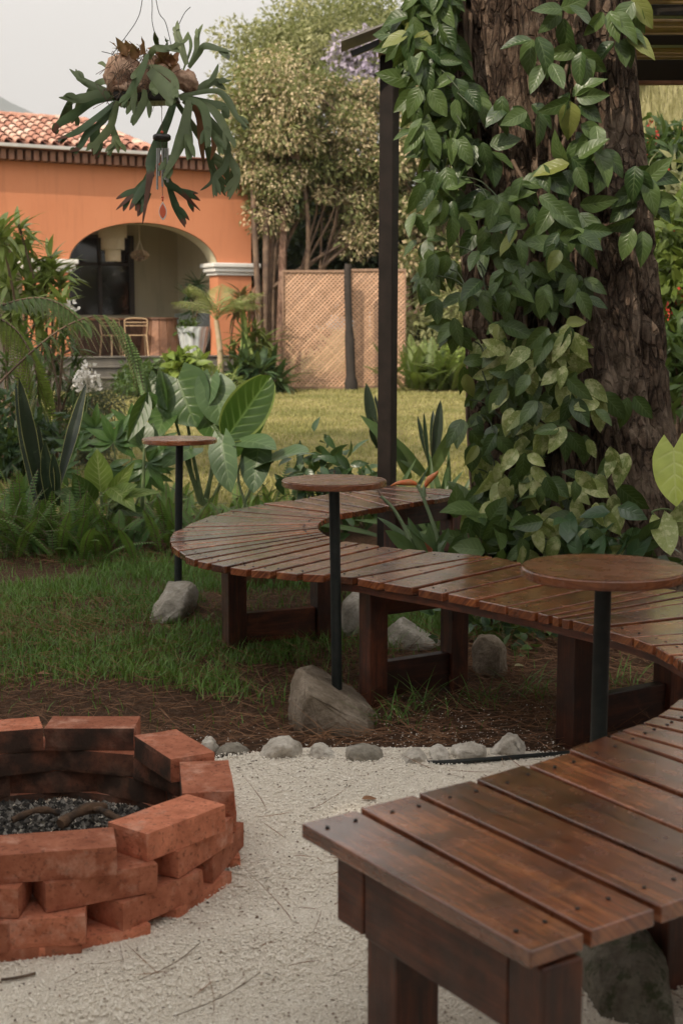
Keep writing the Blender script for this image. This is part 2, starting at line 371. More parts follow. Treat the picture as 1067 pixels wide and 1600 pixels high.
def rockmat(name, a, b, c_, moss=None):
    m = NT(name); n = m.noise(m.pos(), 9, 8, .7); c = m.ramp(n, [(.36, a), (.5, b), (.64, c_)])
    c = m.mix(m.ramp(m.noise(m.pos(), 70, 4), [(.5, 0.), (.75, .5)]), c, tuple(k * .5 for k in a))
    if moss: c = m.mix(m.ramp(m.noise(m.pos(), 22, 6, .7), [(.5, 0.), (.6, .8)]), c, moss)
    m.col(c); m.rough(.9); m.p.inputs['Specular IOR Level'].default_value = .25
    m.bump(m.math('ADD', n, m.math('MULTIPLY', m.noise(m.pos(), 60, 5), .3)), .9, .02); return m.m
M['rock'] = rockmat('table_rock', (.15, .115, .08), (.24, .19, .14), (.33, .27, .21))
M['rock_l'] = rockmat('light_rock', (.20, .175, .14), (.31, .28, .23), (.43, .39, .34))
M['rock_w'] = rockmat('white_stone', (.34, .30, .25), (.56, .51, .44), (.72, .67, .60))
M['rock_d'] = rockmat('mossy_rock', (.09, .075, .055), (.15, .13, .10), (.22, .20, .16), (.04, .05, .02))
M['gravel_peb'] = None
def gravelmat(name, bumpy):
    m = NT(name); v, x = m.luv()
    if bumpy:
        vo = m.n('TexVoronoi'); m.l(m.pos(), vo.inputs['Vector']); vo.inputs['Scale'].default_value = 190
        c = m.mix(m.n('SeparateColor').outputs[0] if False else vo.outputs['Distance'], (.90, .83, .72), (.66, .59, .49))
        c = m.mix(m.ramp(m.noise(m.pos(), 3, 5), [(.5, 0.), (.8, .4)]), c, (.42, .36, .29)); m.bump(m.math('SUBTRACT', 1.0, vo.outputs['Distance']), .8, .006)
    else:
        c = m.mix(m.ramp(x[2], [(0., 0.), (1., 1.)]), (.74, .66, .55), (.93, .87, .77))
        c = m.mix(m.math('GREATER_THAN', x[2], .95), c, (.25, .18, .13))
    m.col(c); m.rough(.85); return m.m
M['gravel'] = gravelmat('gravel_base', True); M['pebble'] = gravelmat('gravel_pebble', False)
def groundmat():
    m = NT('ground_cover'); p = m.pos(); s = m.n('SeparateXYZ'); m.l(p, s.inputs[0])
    n = m.noise(p, 1.3, 5, .6); nf = m.noise(p, 30, 6, .7)
    soil = m.ramp(nf, [(.3, (.055, .032, .020)), (.55, (.14, .080, .050)), (.75, (.24, .145, .095))])
    soil = m.mix(m.ramp(m.noise(p, 90, 3), [(.66, 0.), (.72, .8)]), soil, (.30, .22, .16))
    grass = m.ramp(m.noise(p, 14, 6, .7), [(.3, (.12, .12, .035)), (.6, (.24, .22, .08)), (.8, (.36, .31, .14))])
    grass = m.mix(m.ramp(m.noise(p, .9, 4), [(.42, 0.), (.65, .8)]), grass, (.44, .36, .17))
    fac = m.sstep(m.math('ADD', s.outputs[1], m.math('MULTIPLY', n, .7)), 10.9, 11.5)
    m.col(m.mix(fac, soil, grass)); m.rough(.95); m.p.inputs['Specular IOR Level'].default_value = .1
    m.bump(m.math('ADD', nf, m.noise(p, 120, 4)), 1.0, .02); return m.m
M['ground'] = groundmat()
M['grass_near'] = leafmat('grass_near', (.060, .150, .020), (.17, .30, .058), None, trans=.25, rough=.5)
M['grass_far'] = leafmat('grass_far', (.22, .22, .065), (.46, .40, .16), None, trans=.25, rough=.6)
M['needle'] = simple('pine_needle', (.17, .075, .035), (.30, .15, .07), .7, 6, 0)
def plaster(name, a, b, sc=1.2):
    m = NT(name); n = m.noise(m.pos(), sc, 6, .6); c = m.mix(m.ramp(n, [(.35, 0.), (.7, 1.)]), a, b)
    st = m.noise(m.scale(m.pos(), 3, 3, .35), 2.0, 5, .6); c = m.mix(m.ramp(st, [(.50, 0.), (.75, .55)]), c, tuple(k * .72 for k in a))
    m.col(c); m.rough(.9); m.p.inputs['Specular IOR Level'].default_value = .2; m.bump(m.noise(m.pos(), 40, 5), .25, .006); return m.m
M['orange'] = plaster('terracotta_plaster', (.56, .225, .115), (.52, .20, .10))
M['cream'] = plaster('cream_plaster', (.52, .46, .32), (.47, .41, .28))
M['white'] = plaster('white_paint', (.72, .70, .66), (.62, .60, .56))
M['tile'] = None
def tilemat():
    m = NT('clay_tile'); v, x = m.luv(); c = m.ramp(x[2], [(0., (.30, .13, .09)), (.4, (.46, .23, .16)), (.75, (.55, .34, .25)), (1., (.62, .46, .37))])
    c = m.mix(m.ramp(m.noise(m.pos(), 9, 5), [(.45, 0.), (.7, .6)]), c, (.30, .15, .10)); m.col(c); m.rough(.9); m.bump(m.noise(m.pos(), 30, 4), .3, .01); return m.m
M['tile'] = tilemat()
M['lattice'] = woodmat('lattice_wood', (.46, .27, .16), (.60, .37, .235), (.70, .46, .31), .8)
M['step'] = simple('grey_stone_step', (.17, .15, .12), (.11, .10, .085), .85, 3)
M['dark'] = simple('dark_room', (.02, .017, .014), (.03, .025, .02), .3, 3, 0)
M['furn'] = woodmat('porch_wood', (.20, .085, .04), (.33, .15, .075), (.42, .21, .11), .6)
M['chair'] = simple('tan_metal', (.50, .34, .19), (.45, .30, .17), .5, 5, 0)
M['macrame'] = simple('macrame_cord', (.75, .64, .46), (.66, .54, .38), .9, 40, .2)
M['pot'] = simple('blue_grey_pot', (.48, .50, .48), (.40, .43, .42), .6, 5, .1)
M['stem_g'] = simple('green_stem', (.09, .13, .05), (.14, .18, .07), .55, 10, .1)
M['stem_b'] = simple('brown_stem', (.17, .11, .07), (.09, .06, .04), .8, 14, .3)
M['trunk_far'] = simple('slender_trunk', (.20, .13, .08), (.08, .05, .035), .85, 5, .5, .02)
M['bark'] = barkmat('furrowed_bark', (.026, .016, .011), (.13, .085, .058), (.33, .25, .185))
M['bark_far'] = barkmat('far_bark', (.10, .055, .04), (.26, .15, .10), (.38, .25, .18))
M['vineleaf'] = leafmat('vine_leaf', (.024, .054, .014), (.110, .165, .050), (.19, .26, .11), .45, .2, .34, None, freq=7, dead=(.20, .22, .06))
M['vinevarlit'] = leafmat('variegated_sunlit_vine_leaf', (.17, .22, .055), (.34, .38, .12), (.40, .42, .2), .5, .25, .4, (.52, .52, .26), .50, 7)  # leaf variegation, brightened so the colour also carries sun dapple

# ================================================================== SETTING: ground
def sheet(name, xs, ys, zf, mat, **kw):
    X, Y = np.meshgrid(xs, ys, indexing='ij'); V = np.stack([X, Y, zf(X, Y)], -1).reshape(-1, 3)
    nx, ny = len(xs), len(ys); i, j = np.meshgrid(np.arange(nx - 1), np.arange(ny - 1), indexing='ij')
    b = (i * ny + j).ravel(); F = np.stack([b, b + ny, b + ny + 1, b + 1], -1)
    mb = MB(); mb.add(V, F, None, True); o = mb.build(name, mat); return tag(o, **kw)
xs = np.concatenate([[-3000, -400, -80, -30], np.linspace(-14, 14, 57), [30, 80, 400, 3000]])
ys = np.concatenate([[-60, -20, -8], np.linspace(-4, 34, 77), [40, 60, 120, 500, 3500]])
def gh(X, Y): return gz(X, Y) + .012 * np.sin(X * 3.1 + Y) * np.cos(Y * 2.3) * (np.abs(X) < 14) * (Y < 34) * (Y > 4.8) - .006
sheet('ground', xs, ys, gh, M['ground'], kind='structure', label='brown garden soil and sunlit lawn around the fire pit')

GC, GR = np.array([.19, 2.2]), 2.46           # round gravel terrace
def in_gravel(x, y, m=0.0): return (x - GC[0]) ** 2 + (y - GC[1]) ** 2 < (GR - m) ** 2
mb = MB(); a = np.linspace(0, 2 * np.pi, 96, endpoint=False); rr = np.linspace(.01, 1, 12)
wob = 1 + .012 * np.sin(a * 9) + .008 * np.sin(a * 23)
V = np.concatenate([np.stack([GC[0] + GR * r * wob * np.cos(a), GC[1] + GR * r * wob * np.sin(a), np.full(96, .012 + .004 * math.sin(r * 31))], -1) for r in rr])
F = np.array([[i * 96 + j, i * 96 + (j + 1) % 96, (i + 1) * 96 + (j + 1) % 96, (i + 1) * 96 + j] for i in range(11) for j in range(96)])
mb.add(V, F, None, True)
tag(mb.build('gravel_terrace', M['gravel']), 'pale gravel floor around the brick fire pit', None, None, 'structure')
# loose pebbles (uncountable)
n = 90000
P = np.column_stack([rng.uniform(-1.5, 1.25, n * 2), rng.uniform(2.0, 4.72, n * 2)]); P = P[np.abs(P[:, 0]) < .26 * P[:, 1] + .15]
P = P[in_gravel(P[:, 0], P[:, 1], .0)][:n]; n0 = len(P)
Q = np.column_stack([rng.uniform(-.9, 1.5, 800), 4.62 + np.abs(rng.normal(size=800)) * .14]); Q2 = np.column_stack([.45 + rng.normal(size=450) * .22, 4.95 + rng.normal(size=450) * .2]); Q = np.concatenate([Q, Q2]); P = np.concatenate([P, Q]); n = len(P)
sz = .0022 + .0024 * rng.random(n) ** 2; sz[n0:] *= .8
oct_ = np.array([[1, 0, 0], [0, 1, 0], [-1, 0, 0], [0, -1, 0], [0, 0, 1], [0, 0, -1.]]); of = np.array([[0, 1, 4], [1, 2, 4], [2, 3, 4], [3, 0, 4]])
ja = rng.random((n, 6, 1)) * .6 + .7; an = rng.random(n) * 6.28
B = oct_[None] * ja; cx, sx = np.cos(an)[:, None], np.sin(an)[:, None]
B = np.stack([B[:, :, 0] * cx - B[:, :, 1] * sx, B[:, :, 0] * sx + B[:, :, 1] * cx, B[:, :, 2] * .8], -1) * sz[:, None, None]
zb = np.where(np.arange(n) < n0, .014 + .003 * rng.random(n), .004)
V = B + np.column_stack([P, zb])[:, None]; A = np.zeros((n, 6, 3)); A[:, :, 2] = rng.random(n)[:, None]
mb = MB(); mb.add(V.reshape(-1, 3), (of[None] + (np.arange(n) * 6)[:, None, None]).reshape(-1, 3), A.reshape(-1, 3), True)
tag(mb.build('gravel_pebbles', M['pebble']), 'fine pale gravel pebbles strewn over the terrace', 'gravel', None, 'stuff')

# grass
def grass(name, P, h, wd, mat, label, bend=.5):
    n = len(P); a = rng.random(n) * 6.283; S = np.column_stack([np.cos(a), np.sin(a), np.zeros(n)])
    T = np.column_stack([-np.sin(a), np.cos(a), np.zeros(n)]); h = h[:, None]; b = (rng.random(n) * bend)[:, None] * h; Z = np.array([0, 0, 1.])
    V = np.stack([P - S * wd / 2, P + S * wd / 2, P + S * wd * .35 + Z * h * .55 + T * b * .35, P - S * wd * .35 + Z * h * .55 + T * b * .35, P + Z * h * .92 + T * b], 1)
    A = np.zeros((n, 5, 3)); A[:, :, 2] = np.clip(rng.random(n) * .6 + .4 * (np.sin(P[:, 0] * 2.3) * np.cos(P[:, 1] * 1.7) + .5), 0, 1)[:, None]; A[:, 4, 1] = 1
    mb = MB(); k = (np.arange(n) * 5)[:, None]
    mb.add(V.reshape(-1, 3), np.concatenate([np.array([[0, 1, 2, 3]]) + k]), A.reshape(-1, 3), False)
    mb.n -= 0; L = (np.array([[3, 2, 4]]) + k); mb.L.append(L.ravel()); mb.N.append(np.full(n, 3)); mb.SM.append(np.full(n, False))
    return tag(mb.build(name, mat), label, 'grass', None, 'stuff')
def nz(x, y, s): return np.sin(x * s + 1.3 * np.sin(y * s * .7)) * np.cos(y * s * 1.1 + np.sin(x * s * .6 + 2))
n = 190000
P = np.column_stack([rng.uniform(-4.2, 2.8, n), 4.9 + 5.4 * rng.random(n) ** 1.15]); x, y = P.T
keep = np.abs(x) < .26 * y + .3
edge = 5.35 + .18 * nz(x, y, 3.) + np.where(x > .05, np.clip((x - .05) * 4, 0, 1.0), 0)
dens = np.clip((y - edge) * 3.2, .03, 1) * np.clip(1.05 - .95 * np.clip((nz(x + 3, y, 2.1) - .15) * 3, 0, 1) - .7 * (nz(x, y + 5, 5.) > .35), .06, 1) * np.clip((9.1 + .3 * nz(x, y, 2) - y) * 1.4, .0, 1)
dens = np.where(x > .95, dens * .25, dens)
P = P[keep & (rng.random(n) < dens)]
h = .026 + .06 * rng.random(len(P)) ** 1.7; h += .03 * (P[:, 0] > -.2) * (P[:, 1] > 6.0) * rng.random(len(P))
grass('near_grass', np.column_stack([P, np.full(len(P), -.004)]), h, .0052, M['grass_near'], 'tufted green grass under and around the curved bench', 1.3)
n = 120000
P = np.column_stack([rng.uniform(-7, 7, n), 11.2 + 18.6 * rng.random(n) ** 1.3]); P = P[np.abs(P[:, 0]) < .26 * P[:, 1] + .4]
grass('lawn_grass', np.column_stack([P, gz(P[:, 0], P[:, 1])]), .02 + .03 * rng.random(len(P)), .012, M['grass_far'], 'mown yellow green lawn between the bed and the house', .8)

# pine needles (uncountable litter)
mb = MB(); n = 9000
P = np.column_stack([rng.uniform(-2.2, 2.1, n), 4.7 + 2.8 * rng.random(n) ** 1.5]); n2 = 300
P = np.concatenate([P, np.column_stack([rng.uniform(-1.2, 1.0, n2), rng.uniform(2.4, 4.6, n2)]), np.column_stack([rng.uniform(.55, 2.2, 2600), rng.uniform(4.9, 6.9, 2600)]),
    np.column_stack([-1.55 + .28 * rng.normal(size=900), 6.55 + .22 * rng.normal(size=900)]), np.column_stack([rng.uniform(-3, -1, 1600), rng.uniform(8.4, 9.6, 1600)])])
n = len(P); keep = np.ones(n, bool); P = P[keep]; n = len(P); a = rng.random(n) * 6.283
D = np.column_stack([np.cos(a), np.sin(a), rng.normal(size=n) * .05]); z = .010 + .022 * rng.random(n)
leaves(mb, np.column_stack([P, z]), D, np.column_stack([np.cos(a + 1.57) * .8, np.sin(a + 1.57) * .8, np.full(n, .7)]), .05 + .12 * rng.random(n), .0022, 'linear', rng.normal(size=n) * .6, 0, nt=4, ns=1)
tag(mb.build('pine_needles', M['needle']), 'fallen brown pine needles on the soil and gravel', 'needles', None, 'stuff')
# dry twigs and leaf scraps on the gravel
for i, (px, py, L_, ang, lb) in enumerate([(30, 1527, .075, .3, 'short brown bark scrap on the gravel in front of the fire pit'),
        (275, 1503, .22, .9, 'thin curved dry twig on the gravel beside the fire pit'), (350, 1556, .26, .75, 'longest thin twig on the gravel near the end of the bench')]):
    p = at(px, py, .022); mb = MB(); q = [p + np.array([math.cos(ang + k * .25), math.sin(ang + k * .25), 0]) * L_ * (k - .5) / 1.0 for k in (0, .3, .6, 1)]
    tube(mb, smoothpts(q, 3), [.0035 if i == 0 else .0010] * 10, 5)
    tag(mb.build('twig', M['stem_b'], loc=p), lb, 'twig', 'twigs on the gravel')
for px, py, lb in [(60, 1052, 'small orange fallen leaf on grass behind the fire pit'), (565, 1248, 'small rust coloured fallen leaf on gravel left of the bench'), (803, 1040, 'pale yellow fallen leaf under the bench near the mossy rock')]:
    p = at(px, py, .022); mb = MB(); leaves(mb, p[None], (.9, .2, .05), (0, -.3, 1), .05, .022, 'ovate', .2, .3)
    tag(mb.build('fallen_leaf', M['needle'] if px != 803 else leafmat('pale_dead_leaf', (.4, .36, .2), (.45, .4, .22)), loc=p), lb, 'leaf', 'fallen leaves')

# mountain far off to the left
mb = MB(); xs_ = np.linspace(-1, 1, 40); V = []; nr = 12
for i, u in enumerate(xs_):
    for j in range(nr):
        t = j / (nr - 1); hgt = 900 * max(0, 1 - abs(u)) ** 1.15
        V.append((-1435 + u * 1900, 4000 - 600 * t + mnoise.noise(Vector((u * 4, t * 3, 0))) * 60, hgt * (1 - t) - 5 * t + mnoise.noise(Vector((u * 9, t * 5, 2))) * 12 * (1 - t)))
b = np.array([i * nr + j for i in range(39) for j in range(nr - 1)]); mb.add(V, np.stack([b, b + nr, b + nr + 1, b + 1], -1), None, True)
tag(mb.build('mountain', simple('mountain_slope', (.10, .13, .12), (.07, .10, .08), .9, .01, 0)), 'faint pale volcano slope behind the tiled roof', None, None, 'structure')

# ================================================================== BENCH
HB = .50
bench = thing('curved_bench', (.3, 5.2, 0), 'long serpentine slatted bench of dark varnished wood on post legs', 'bench')
def bw(f, i_): return at(*f, HB)[:2], at(*i_, HB)[:2]
BD = []
def bpair(f, b): BD.append(bw(f, b))
def bang(fw, ang, L):
    f = np.array(fw[:2]); BD.append((f, f + L * np.array([math.cos(R(ang)), math.sin(R(ang))])))
for f, b in [((604, 758), (728, 766)), ((581, 761), (705, 774)), ((557, 764), (676, 780)), ((545, 767.5), (643, 785)), ((528, 769.5), (606, 791)), ((480, 778), (577, 795)),
             ((458, 782), (553, 800)), ((409, 787), (532, 803)), ((386, 792), (518, 806)), ((358, 798), (508, 810)), ((333, 804.5), (502.5, 813)), ((298, 818), (499.5, 816)), ((289, 824), (498, 818.5)),
             ((272, 831), (497, 820.5)), ((267, 840), (496.5, 822.5)), ((266, 847.5), (497, 825)), ((268, 854), (499, 828)), ((278, 861), (502, 831)), ((289, 868), (506, 834)), ((307.5, 875), (511, 837)),
             ((328.6, 880), (521, 840.5)), ((356.7, 885.5), (535, 845)), ((389, 890), (564, 848.5)), ((428, 892.5), (596, 853)), ((468, 897), (633, 857.7)), ((510, 899), (670, 861)),
             ((554, 902.5), (756, 868)), ((596, 911), (771.6, 870.5)), ((647.5, 919.5), (817, 880.6))]: bpair(f, b)
for p, an in [((694, 928), 49), ((744.6, 938), 47.5), ((792, 948), 45), ((839, 957.5), 42), ((859.6, 962.5), 40), ((874, 966.5), 37), ((890, 970), 33.5), ((933, 980.5), 26), ((988, 996), 19), ((1021.6, 1008.6), 14), ((1047.5, 1023), 8), ((1057.6, 1029), 3)]:
    bang(at(*p, HB), an, .67)
for p, an in [((.945, 3.85), -4), ((.935, 3.76), -10), ((.92, 3.67), -17), ((.89, 3.57), -24), ((.85, 3.47), -30), ((.80, 3.38), -35)]: bang(p, an, .67)
for p, an in [((1026, 1118), -40), ((1002, 1129), -45), ((968, 1140.5), -53), ((951, 1150), -58), ((888, 1173), -58.8), ((820, 1194), -59.3), ((740, 1218), -58), ((650, 1240), -57.5), ((558, 1262), -58.5), ((463, 1285), -57.3)]:
    bang(at(*p, HB), an, .665)
mb = MB(); rs = np.random.default_rng(3)
for k in range(len(BD) - 1):
    (f0, b0), (f1, b1) = BD[k], BD[k + 1]
    g = .0078 if k > 29 else .0125; e0 = nrm(f1 - f0); e1 = nrm(b1 - b0)
    wf = np.linalg.norm(f1 - f0); wb = np.linalg.norm(b1 - b0); gf = min(g, wf * .17); gb = min(g, wb * .2)
    dirn = nrm((b0 - f0) / np.linalg.norm(b0 - f0) + (b1 - f1) / np.linalg.norm(b1 - f1))
    j = rs.normal() * .003
    poly = [f0 + e0 * gf - dirn * j, f1 - e0 * gf - dirn * j, b1 - e1 * gb, b0 + e1 * gb]
    prism(mb, poly, HB - .030 + rs.normal() * .0006, HB + rs.normal() * .0012, dirn, .0016 if min(wf, wb) < .03 else .003, rs.random())
mb.build('seat_slats', M['bench'], bench)
mb = MB()
for k in range(len(BD) - 1):
    (f0, b0), (f1, b1) = BD[k], BD[k + 1]
    for tt, (lo, hi) in ((.085, (.28, .72)), (.90, (.28, .72))):
        for q in ((lo, hi) if np.linalg.norm(f0 - f1) > .07 else (.5,)):
            p = (f0 + (b0 - f0) * tt) * (1 - q) + (f1 + (b1 - f1) * tt) * q + rs.normal(size=2) * .003
            tube(mb, [(p[0], p[1], HB - .004), (p[0], p[1], HB + .0016)], .0042, 8)
tag(mb.build('screw_heads', M['pole'], bench), kind='stuff')
def curve_apron(side, inset, z0, z1, th):
    mb = MB(); pts = []
    for f, b in (BD[25:-12] if side == 0 else BD[27:-3]):
        d = nrm(b - f); pts.append(f + d * inset if side == 0 else b - d * inset)
    pts = np.array(pts); q = [pts[0]]
    for p in pts[1:]:
        if np.linalg.norm(p - q[-1]) > .03: q.append(p)
    q = smoothpts(np.column_stack([q, np.zeros(len(q))]), 3); T = nrm(np.gradient(q, axis=0)); Nn = np.column_stack([-T[:, 1], T[:, 0], np.zeros(len(T))]) * th / 2
    dl = np.concatenate([[0], np.cumsum(np.linalg.norm(np.diff(q, axis=0), axis=1))]); m = len(q)
    cs = [(-1, z0), (1, z0), (1, z1), (-1, z1)]
    V = np.concatenate([q + Nn * s + np.array([0, 0, z]) for s, z in cs]); A = np.concatenate([np.column_stack([dl, np.full(m, z + s * .05), np.full(m, .6)]) for s, z in cs])
    F = [[c * m + i, c * m + i + 1, ((c + 1) % 4) * m + i + 1, ((c + 1) % 4) * m + i] for c in range(4) for i in range(m - 1)] + [[0, m, 2 * m, 3 * m], [m - 1, 4 * m - 1, 3 * m - 1, 2 * m - 1]]
    mb.add(V, F, A); return mb
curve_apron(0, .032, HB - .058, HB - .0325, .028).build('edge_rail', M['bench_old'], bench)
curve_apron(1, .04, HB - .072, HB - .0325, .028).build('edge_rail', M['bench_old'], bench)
def leg_frame(p, ang, L, w_=.088, zt=HB - .033, zs=.095, hs=.135, cleat=True):
    p = np.array(p[:2]); d = np.array([math.cos(R(ang)), math.sin(R(ang))])
    for q in (p, p + d * L):
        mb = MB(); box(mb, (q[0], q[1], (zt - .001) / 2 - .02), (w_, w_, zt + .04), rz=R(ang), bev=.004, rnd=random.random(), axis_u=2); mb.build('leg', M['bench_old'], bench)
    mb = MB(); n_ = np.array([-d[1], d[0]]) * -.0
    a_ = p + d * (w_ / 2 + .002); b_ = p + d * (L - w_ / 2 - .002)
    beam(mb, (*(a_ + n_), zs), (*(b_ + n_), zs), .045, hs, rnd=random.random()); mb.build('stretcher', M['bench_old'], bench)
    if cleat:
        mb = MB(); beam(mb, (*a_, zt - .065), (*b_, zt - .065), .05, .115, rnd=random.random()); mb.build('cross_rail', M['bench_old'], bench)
leg_frame((-.475, 6.20), 25, .43)
leg_frame((.12, 5.27), 32, .38, .08)
leg_frame((.795, 4.74), 33, .46)
leg_frame((.29, 7.66), 47.5, .49)
leg_frame((-.02, 7.15), -15, .01) if False else None
# near end frame
f0, b0 = BD[-1]; f1, b1 = BD[-2]; d = nrm(b0 - f0); inn = nrm(f1 - f0)
mb = MB(); a_ = f0 + d * .175 + inn * .050; b_ = f0 + d * .64 + inn * .050
beam(mb, (*(f0 + d * .19 + inn * .045), HB - .100), (*(f0 + d * .588 + inn * .045), HB - .100), .032, .128, rnd=.4); mb.build('end_rail', M['bench_old'], bench)
ang = math.degrees(math.atan2(d[1], d[0]))
mb = MB(); q = f0 + d * .145 + inn * .085; box(mb, (*q, HB - .0975), (.085, .115, .128), rz=R(ang), bev=.004, rnd=.5, axis_u=0); mb.build('corner_block', M['bench_old'], bench)
for q, w_, top in ((f0 + d * .205 + inn * .105, .095, HB - .165), (f0 + d * .632 + inn * .07, .082, HB - .034), (np.array([.705, 2.93]), .07, HB - .034)):
    mb = MB(); box(mb, (*q, top / 2 - .02), (w_, w_, top + .04), rz=R(ang), bev=.005, rnd=.3, axis_u=2); mb.build('leg', M['bench_old'], bench)
mb = MB(); beam(mb, (*(f0 + d * .02 + inn * .19), .10), (*(f0 + d * .58 + inn * .13), .10), .04, .10, rnd=.7)
# ================================================================== BAR TABLES ON STONES
def bar_table(px, Y, ztop, r, zbase, label, rimseed, lean=0.0, prad=.0195):
    p = pt(px, 700, Y); x = p[0]
    t = thing('bar_table', (x, Y, zbase), label, 'table', 'small round bar tables on stones')
    mb = MB(); bm = bmesh.new(); bmesh.ops.create_cone(bm, cap_ends=True, segments=72, radius1=r, radius2=r, depth=.024)
    bmesh.ops.bevel(bm, geom=[e for e in bm.edges if abs(e.verts[0].co.z - e.verts[1].co.z) < 1e-4 and e.verts[0].co.length > .01], offset=.004, segments=3, affect='EDGES')
    V = np.array([v.co for v in bm.verts]); A = np.column_stack([V[:, 0] * math.cos(rimseed) + V[:, 1] * math.sin(rimseed), V[:, 1] * math.cos(rimseed) - V[:, 0] * math.sin(rimseed) + V[:, 2] * 3, np.full(len(V), rimseed * .13 % 1)])
    mb.add(V + np.array([x, Y, ztop - .012]), [[v.index for v in f.verts] for f in bm.faces], A); bm.free()
    mb.build('tabletop', M['tabletop'], t)
    mb = MB(); tube(mb, [(x + lean, Y, zbase - .03), (x + lean * .5, Y, (zbase + ztop) / 2), (x, Y, ztop - .030)], prad, 28); mb.build('pole', M['pole'], t)
    mb = MB(); tube(mb, [(x, Y, ztop - .0315), (x, Y, ztop - .0245)], .055, 24); mb.build('mounting_plate', M['pole'], t)
TY = [(521.5, 5.15, .876, .191, .10), (947, 3.30, .875, .193, .16), (279, 7.25, .858, .190, .06)]
bar_table(522, 5.15, .872, .191, .12, 'round wooden bar table on a dark pole in the middle, standing on a peaked boulder', 2.2, .010)
bar_table(947, 3.27, .868, .192, .16, 'largest looking round wooden bar table, in front of the tree, pole behind near bench end', 3.1, -.004)
bar_table(281, 7.25, .860, .191, .07, 'round bar table farthest back, its pole in a flat pale stone beside the grass', 4.4, -.02)
def sil(px, Y, zb): return [((pt(a, b, Y)[0] - pt(px, 800, Y)[0]), max(pt(a, b, Y)[2], zb)) for a, b in []]
def rock(name, pxs, Y, depth, mat, label, cat='rock', seed=0, amp=.02, group=None, zmin=-.03, cuts=3, rz=0.0):
    P = np.array([pt(a, b, Y) for a, b in pxs]); cx = P[:, 0].mean()
    mb = rockmesh([(p[0] - cx, max(zmin, p[2])) for p in P], depth, seed, amp, (cx, Y, 0), rz, cuts)
    return tag(mb.build(name, mat, loc=(cx, Y, 0)), label, cat, group)
rock('boulder', [(450, 1150), (450, 1090), (462, 1052), (472, 1045), (484, 1054), (555, 1094), (582, 1112), (597, 1132), (598, 1148), (585, 1160), (500, 1164)], 5.08, .42, M['rock'], 'brown peaked boulder holding the pole of the middle bar table', 'boulder', 3, .012, None, -.03, 3)
rock('boulder', [(231, 965), (245, 940), (262, 915), (300, 912), (309, 925), (308, 945), (290, 968), (260, 978)], 7.02, .5, M['rock_l'], 'flat pale stone holding the pole of the farthest bar table', 'boulder', 5, .012)
rock('boulder', [(898, 1540), (900, 1478), (930, 1440), (990, 1425), (1030, 1460), (1036, 1530), (1005, 1560), (940, 1568)], 2.98, .5, M['rock_d'], 'dark mossy boulder on the gravel under the near end of the bench', 'boulder', 8, .012)
rock('boulder', [(736, 1050), (738, 1010), (752, 996), (775, 994), (790, 1012), (790, 1050), (770, 1066)], 5.75, .2, M['rock'], 'upright brown rock on the pine needles between two bench legs', 'boulder', 11, .012)
rock('boulder', [(596, 1035), (600, 985), (625, 965), (655, 985), (682, 1000), (690, 1036)], 6.35, .25, M['rock_l'], 'lichened grey rock seen through the bench legs behind the stretcher', 'boulder', 13, .016)
rock('boulder', [(530, 1000), (536, 940), (552, 922), (575, 930), (585, 1000)], 6.55, .2, M['rock_l'], 'tall pale rock under the bench beside the middle table pole', 'boulder', 17, .014)
rock('boulder', [(1010, 1095), (1020, 1062), (1050, 1050), (1085, 1060), (1090, 1100)], 3.95 + .6, .2, M['rock_l'], 'grey rock half hidden behind the bend of the bench', 'boulder', 19, .012) if False else None
ES = [((313, 1172), (318, 1153), (333, 1152), (342, 1170)), ((335, 1178), (345, 1166), (372, 1164), (394, 1176)), ((400, 1184), (412, 1165), (430, 1156), (455, 1153), (473, 1164), (474, 1184)),
      ((480, 1184), (487, 1167), (503, 1163), (524, 1178), (528, 1187)), ((541, 1188), (543, 1169), (570, 1166), (597, 1170), (600, 1190)), ((619, 1192), (640, 1176), (655, 1172), (668, 1184), (668, 1193)),
      ((668, 1188), (673, 1171), (686, 1167), (702, 1176), (704, 1188)), ((704, 1187), (707, 1168), (735, 1161), (756, 1168), (758, 1186)), ((760, 1180), (768, 1168), (786, 1163), (792, 1146), (804, 1147), (816, 1160), (820, 1178))]
EL = ['small white edging stone nearest the fire pit', 'low flat grey edging stone next to the fire pit', 'widest chunky pale edging stone, left of the boulder', 'wedge shaped edging stone with a rusty stain, left of the boulder foot',
      'flat topped tan edging stone directly in front of the boulder', 'low slanted white edging stone, third right of the boulder foot', 'small rounded pale edging stone in a tight pair', 'blocky pale edging stone second from the bench leg', 'tall horned white edging stone nearest the bench leg']
for i, (s_, lb) in enumerate(zip(ES, EL)):
    rock('edging_stone', s_, at(*s_[0], 0)[1] - .0, .10, M['rock_w'] if i not in (1, 4) else M['rock_l'], lb, 'stone', 30 + i, .009, 'stones edging the gravel', 0, 2)
mb = MB(); tube(mb, smoothpts([at(645, 1191, -.004), at(672, 1192, .010), at(700, 1191, .02), at(760, 1187, .022), at(820, 1182, .02), at(900, 1176, .015)], 5), .0085, 8)
tag(mb.build('irrigation_hose', M['pole'], loc=at(700, 1191, 0)), 'thin black hose lying along the gravel edge by the white stones', 'hose')

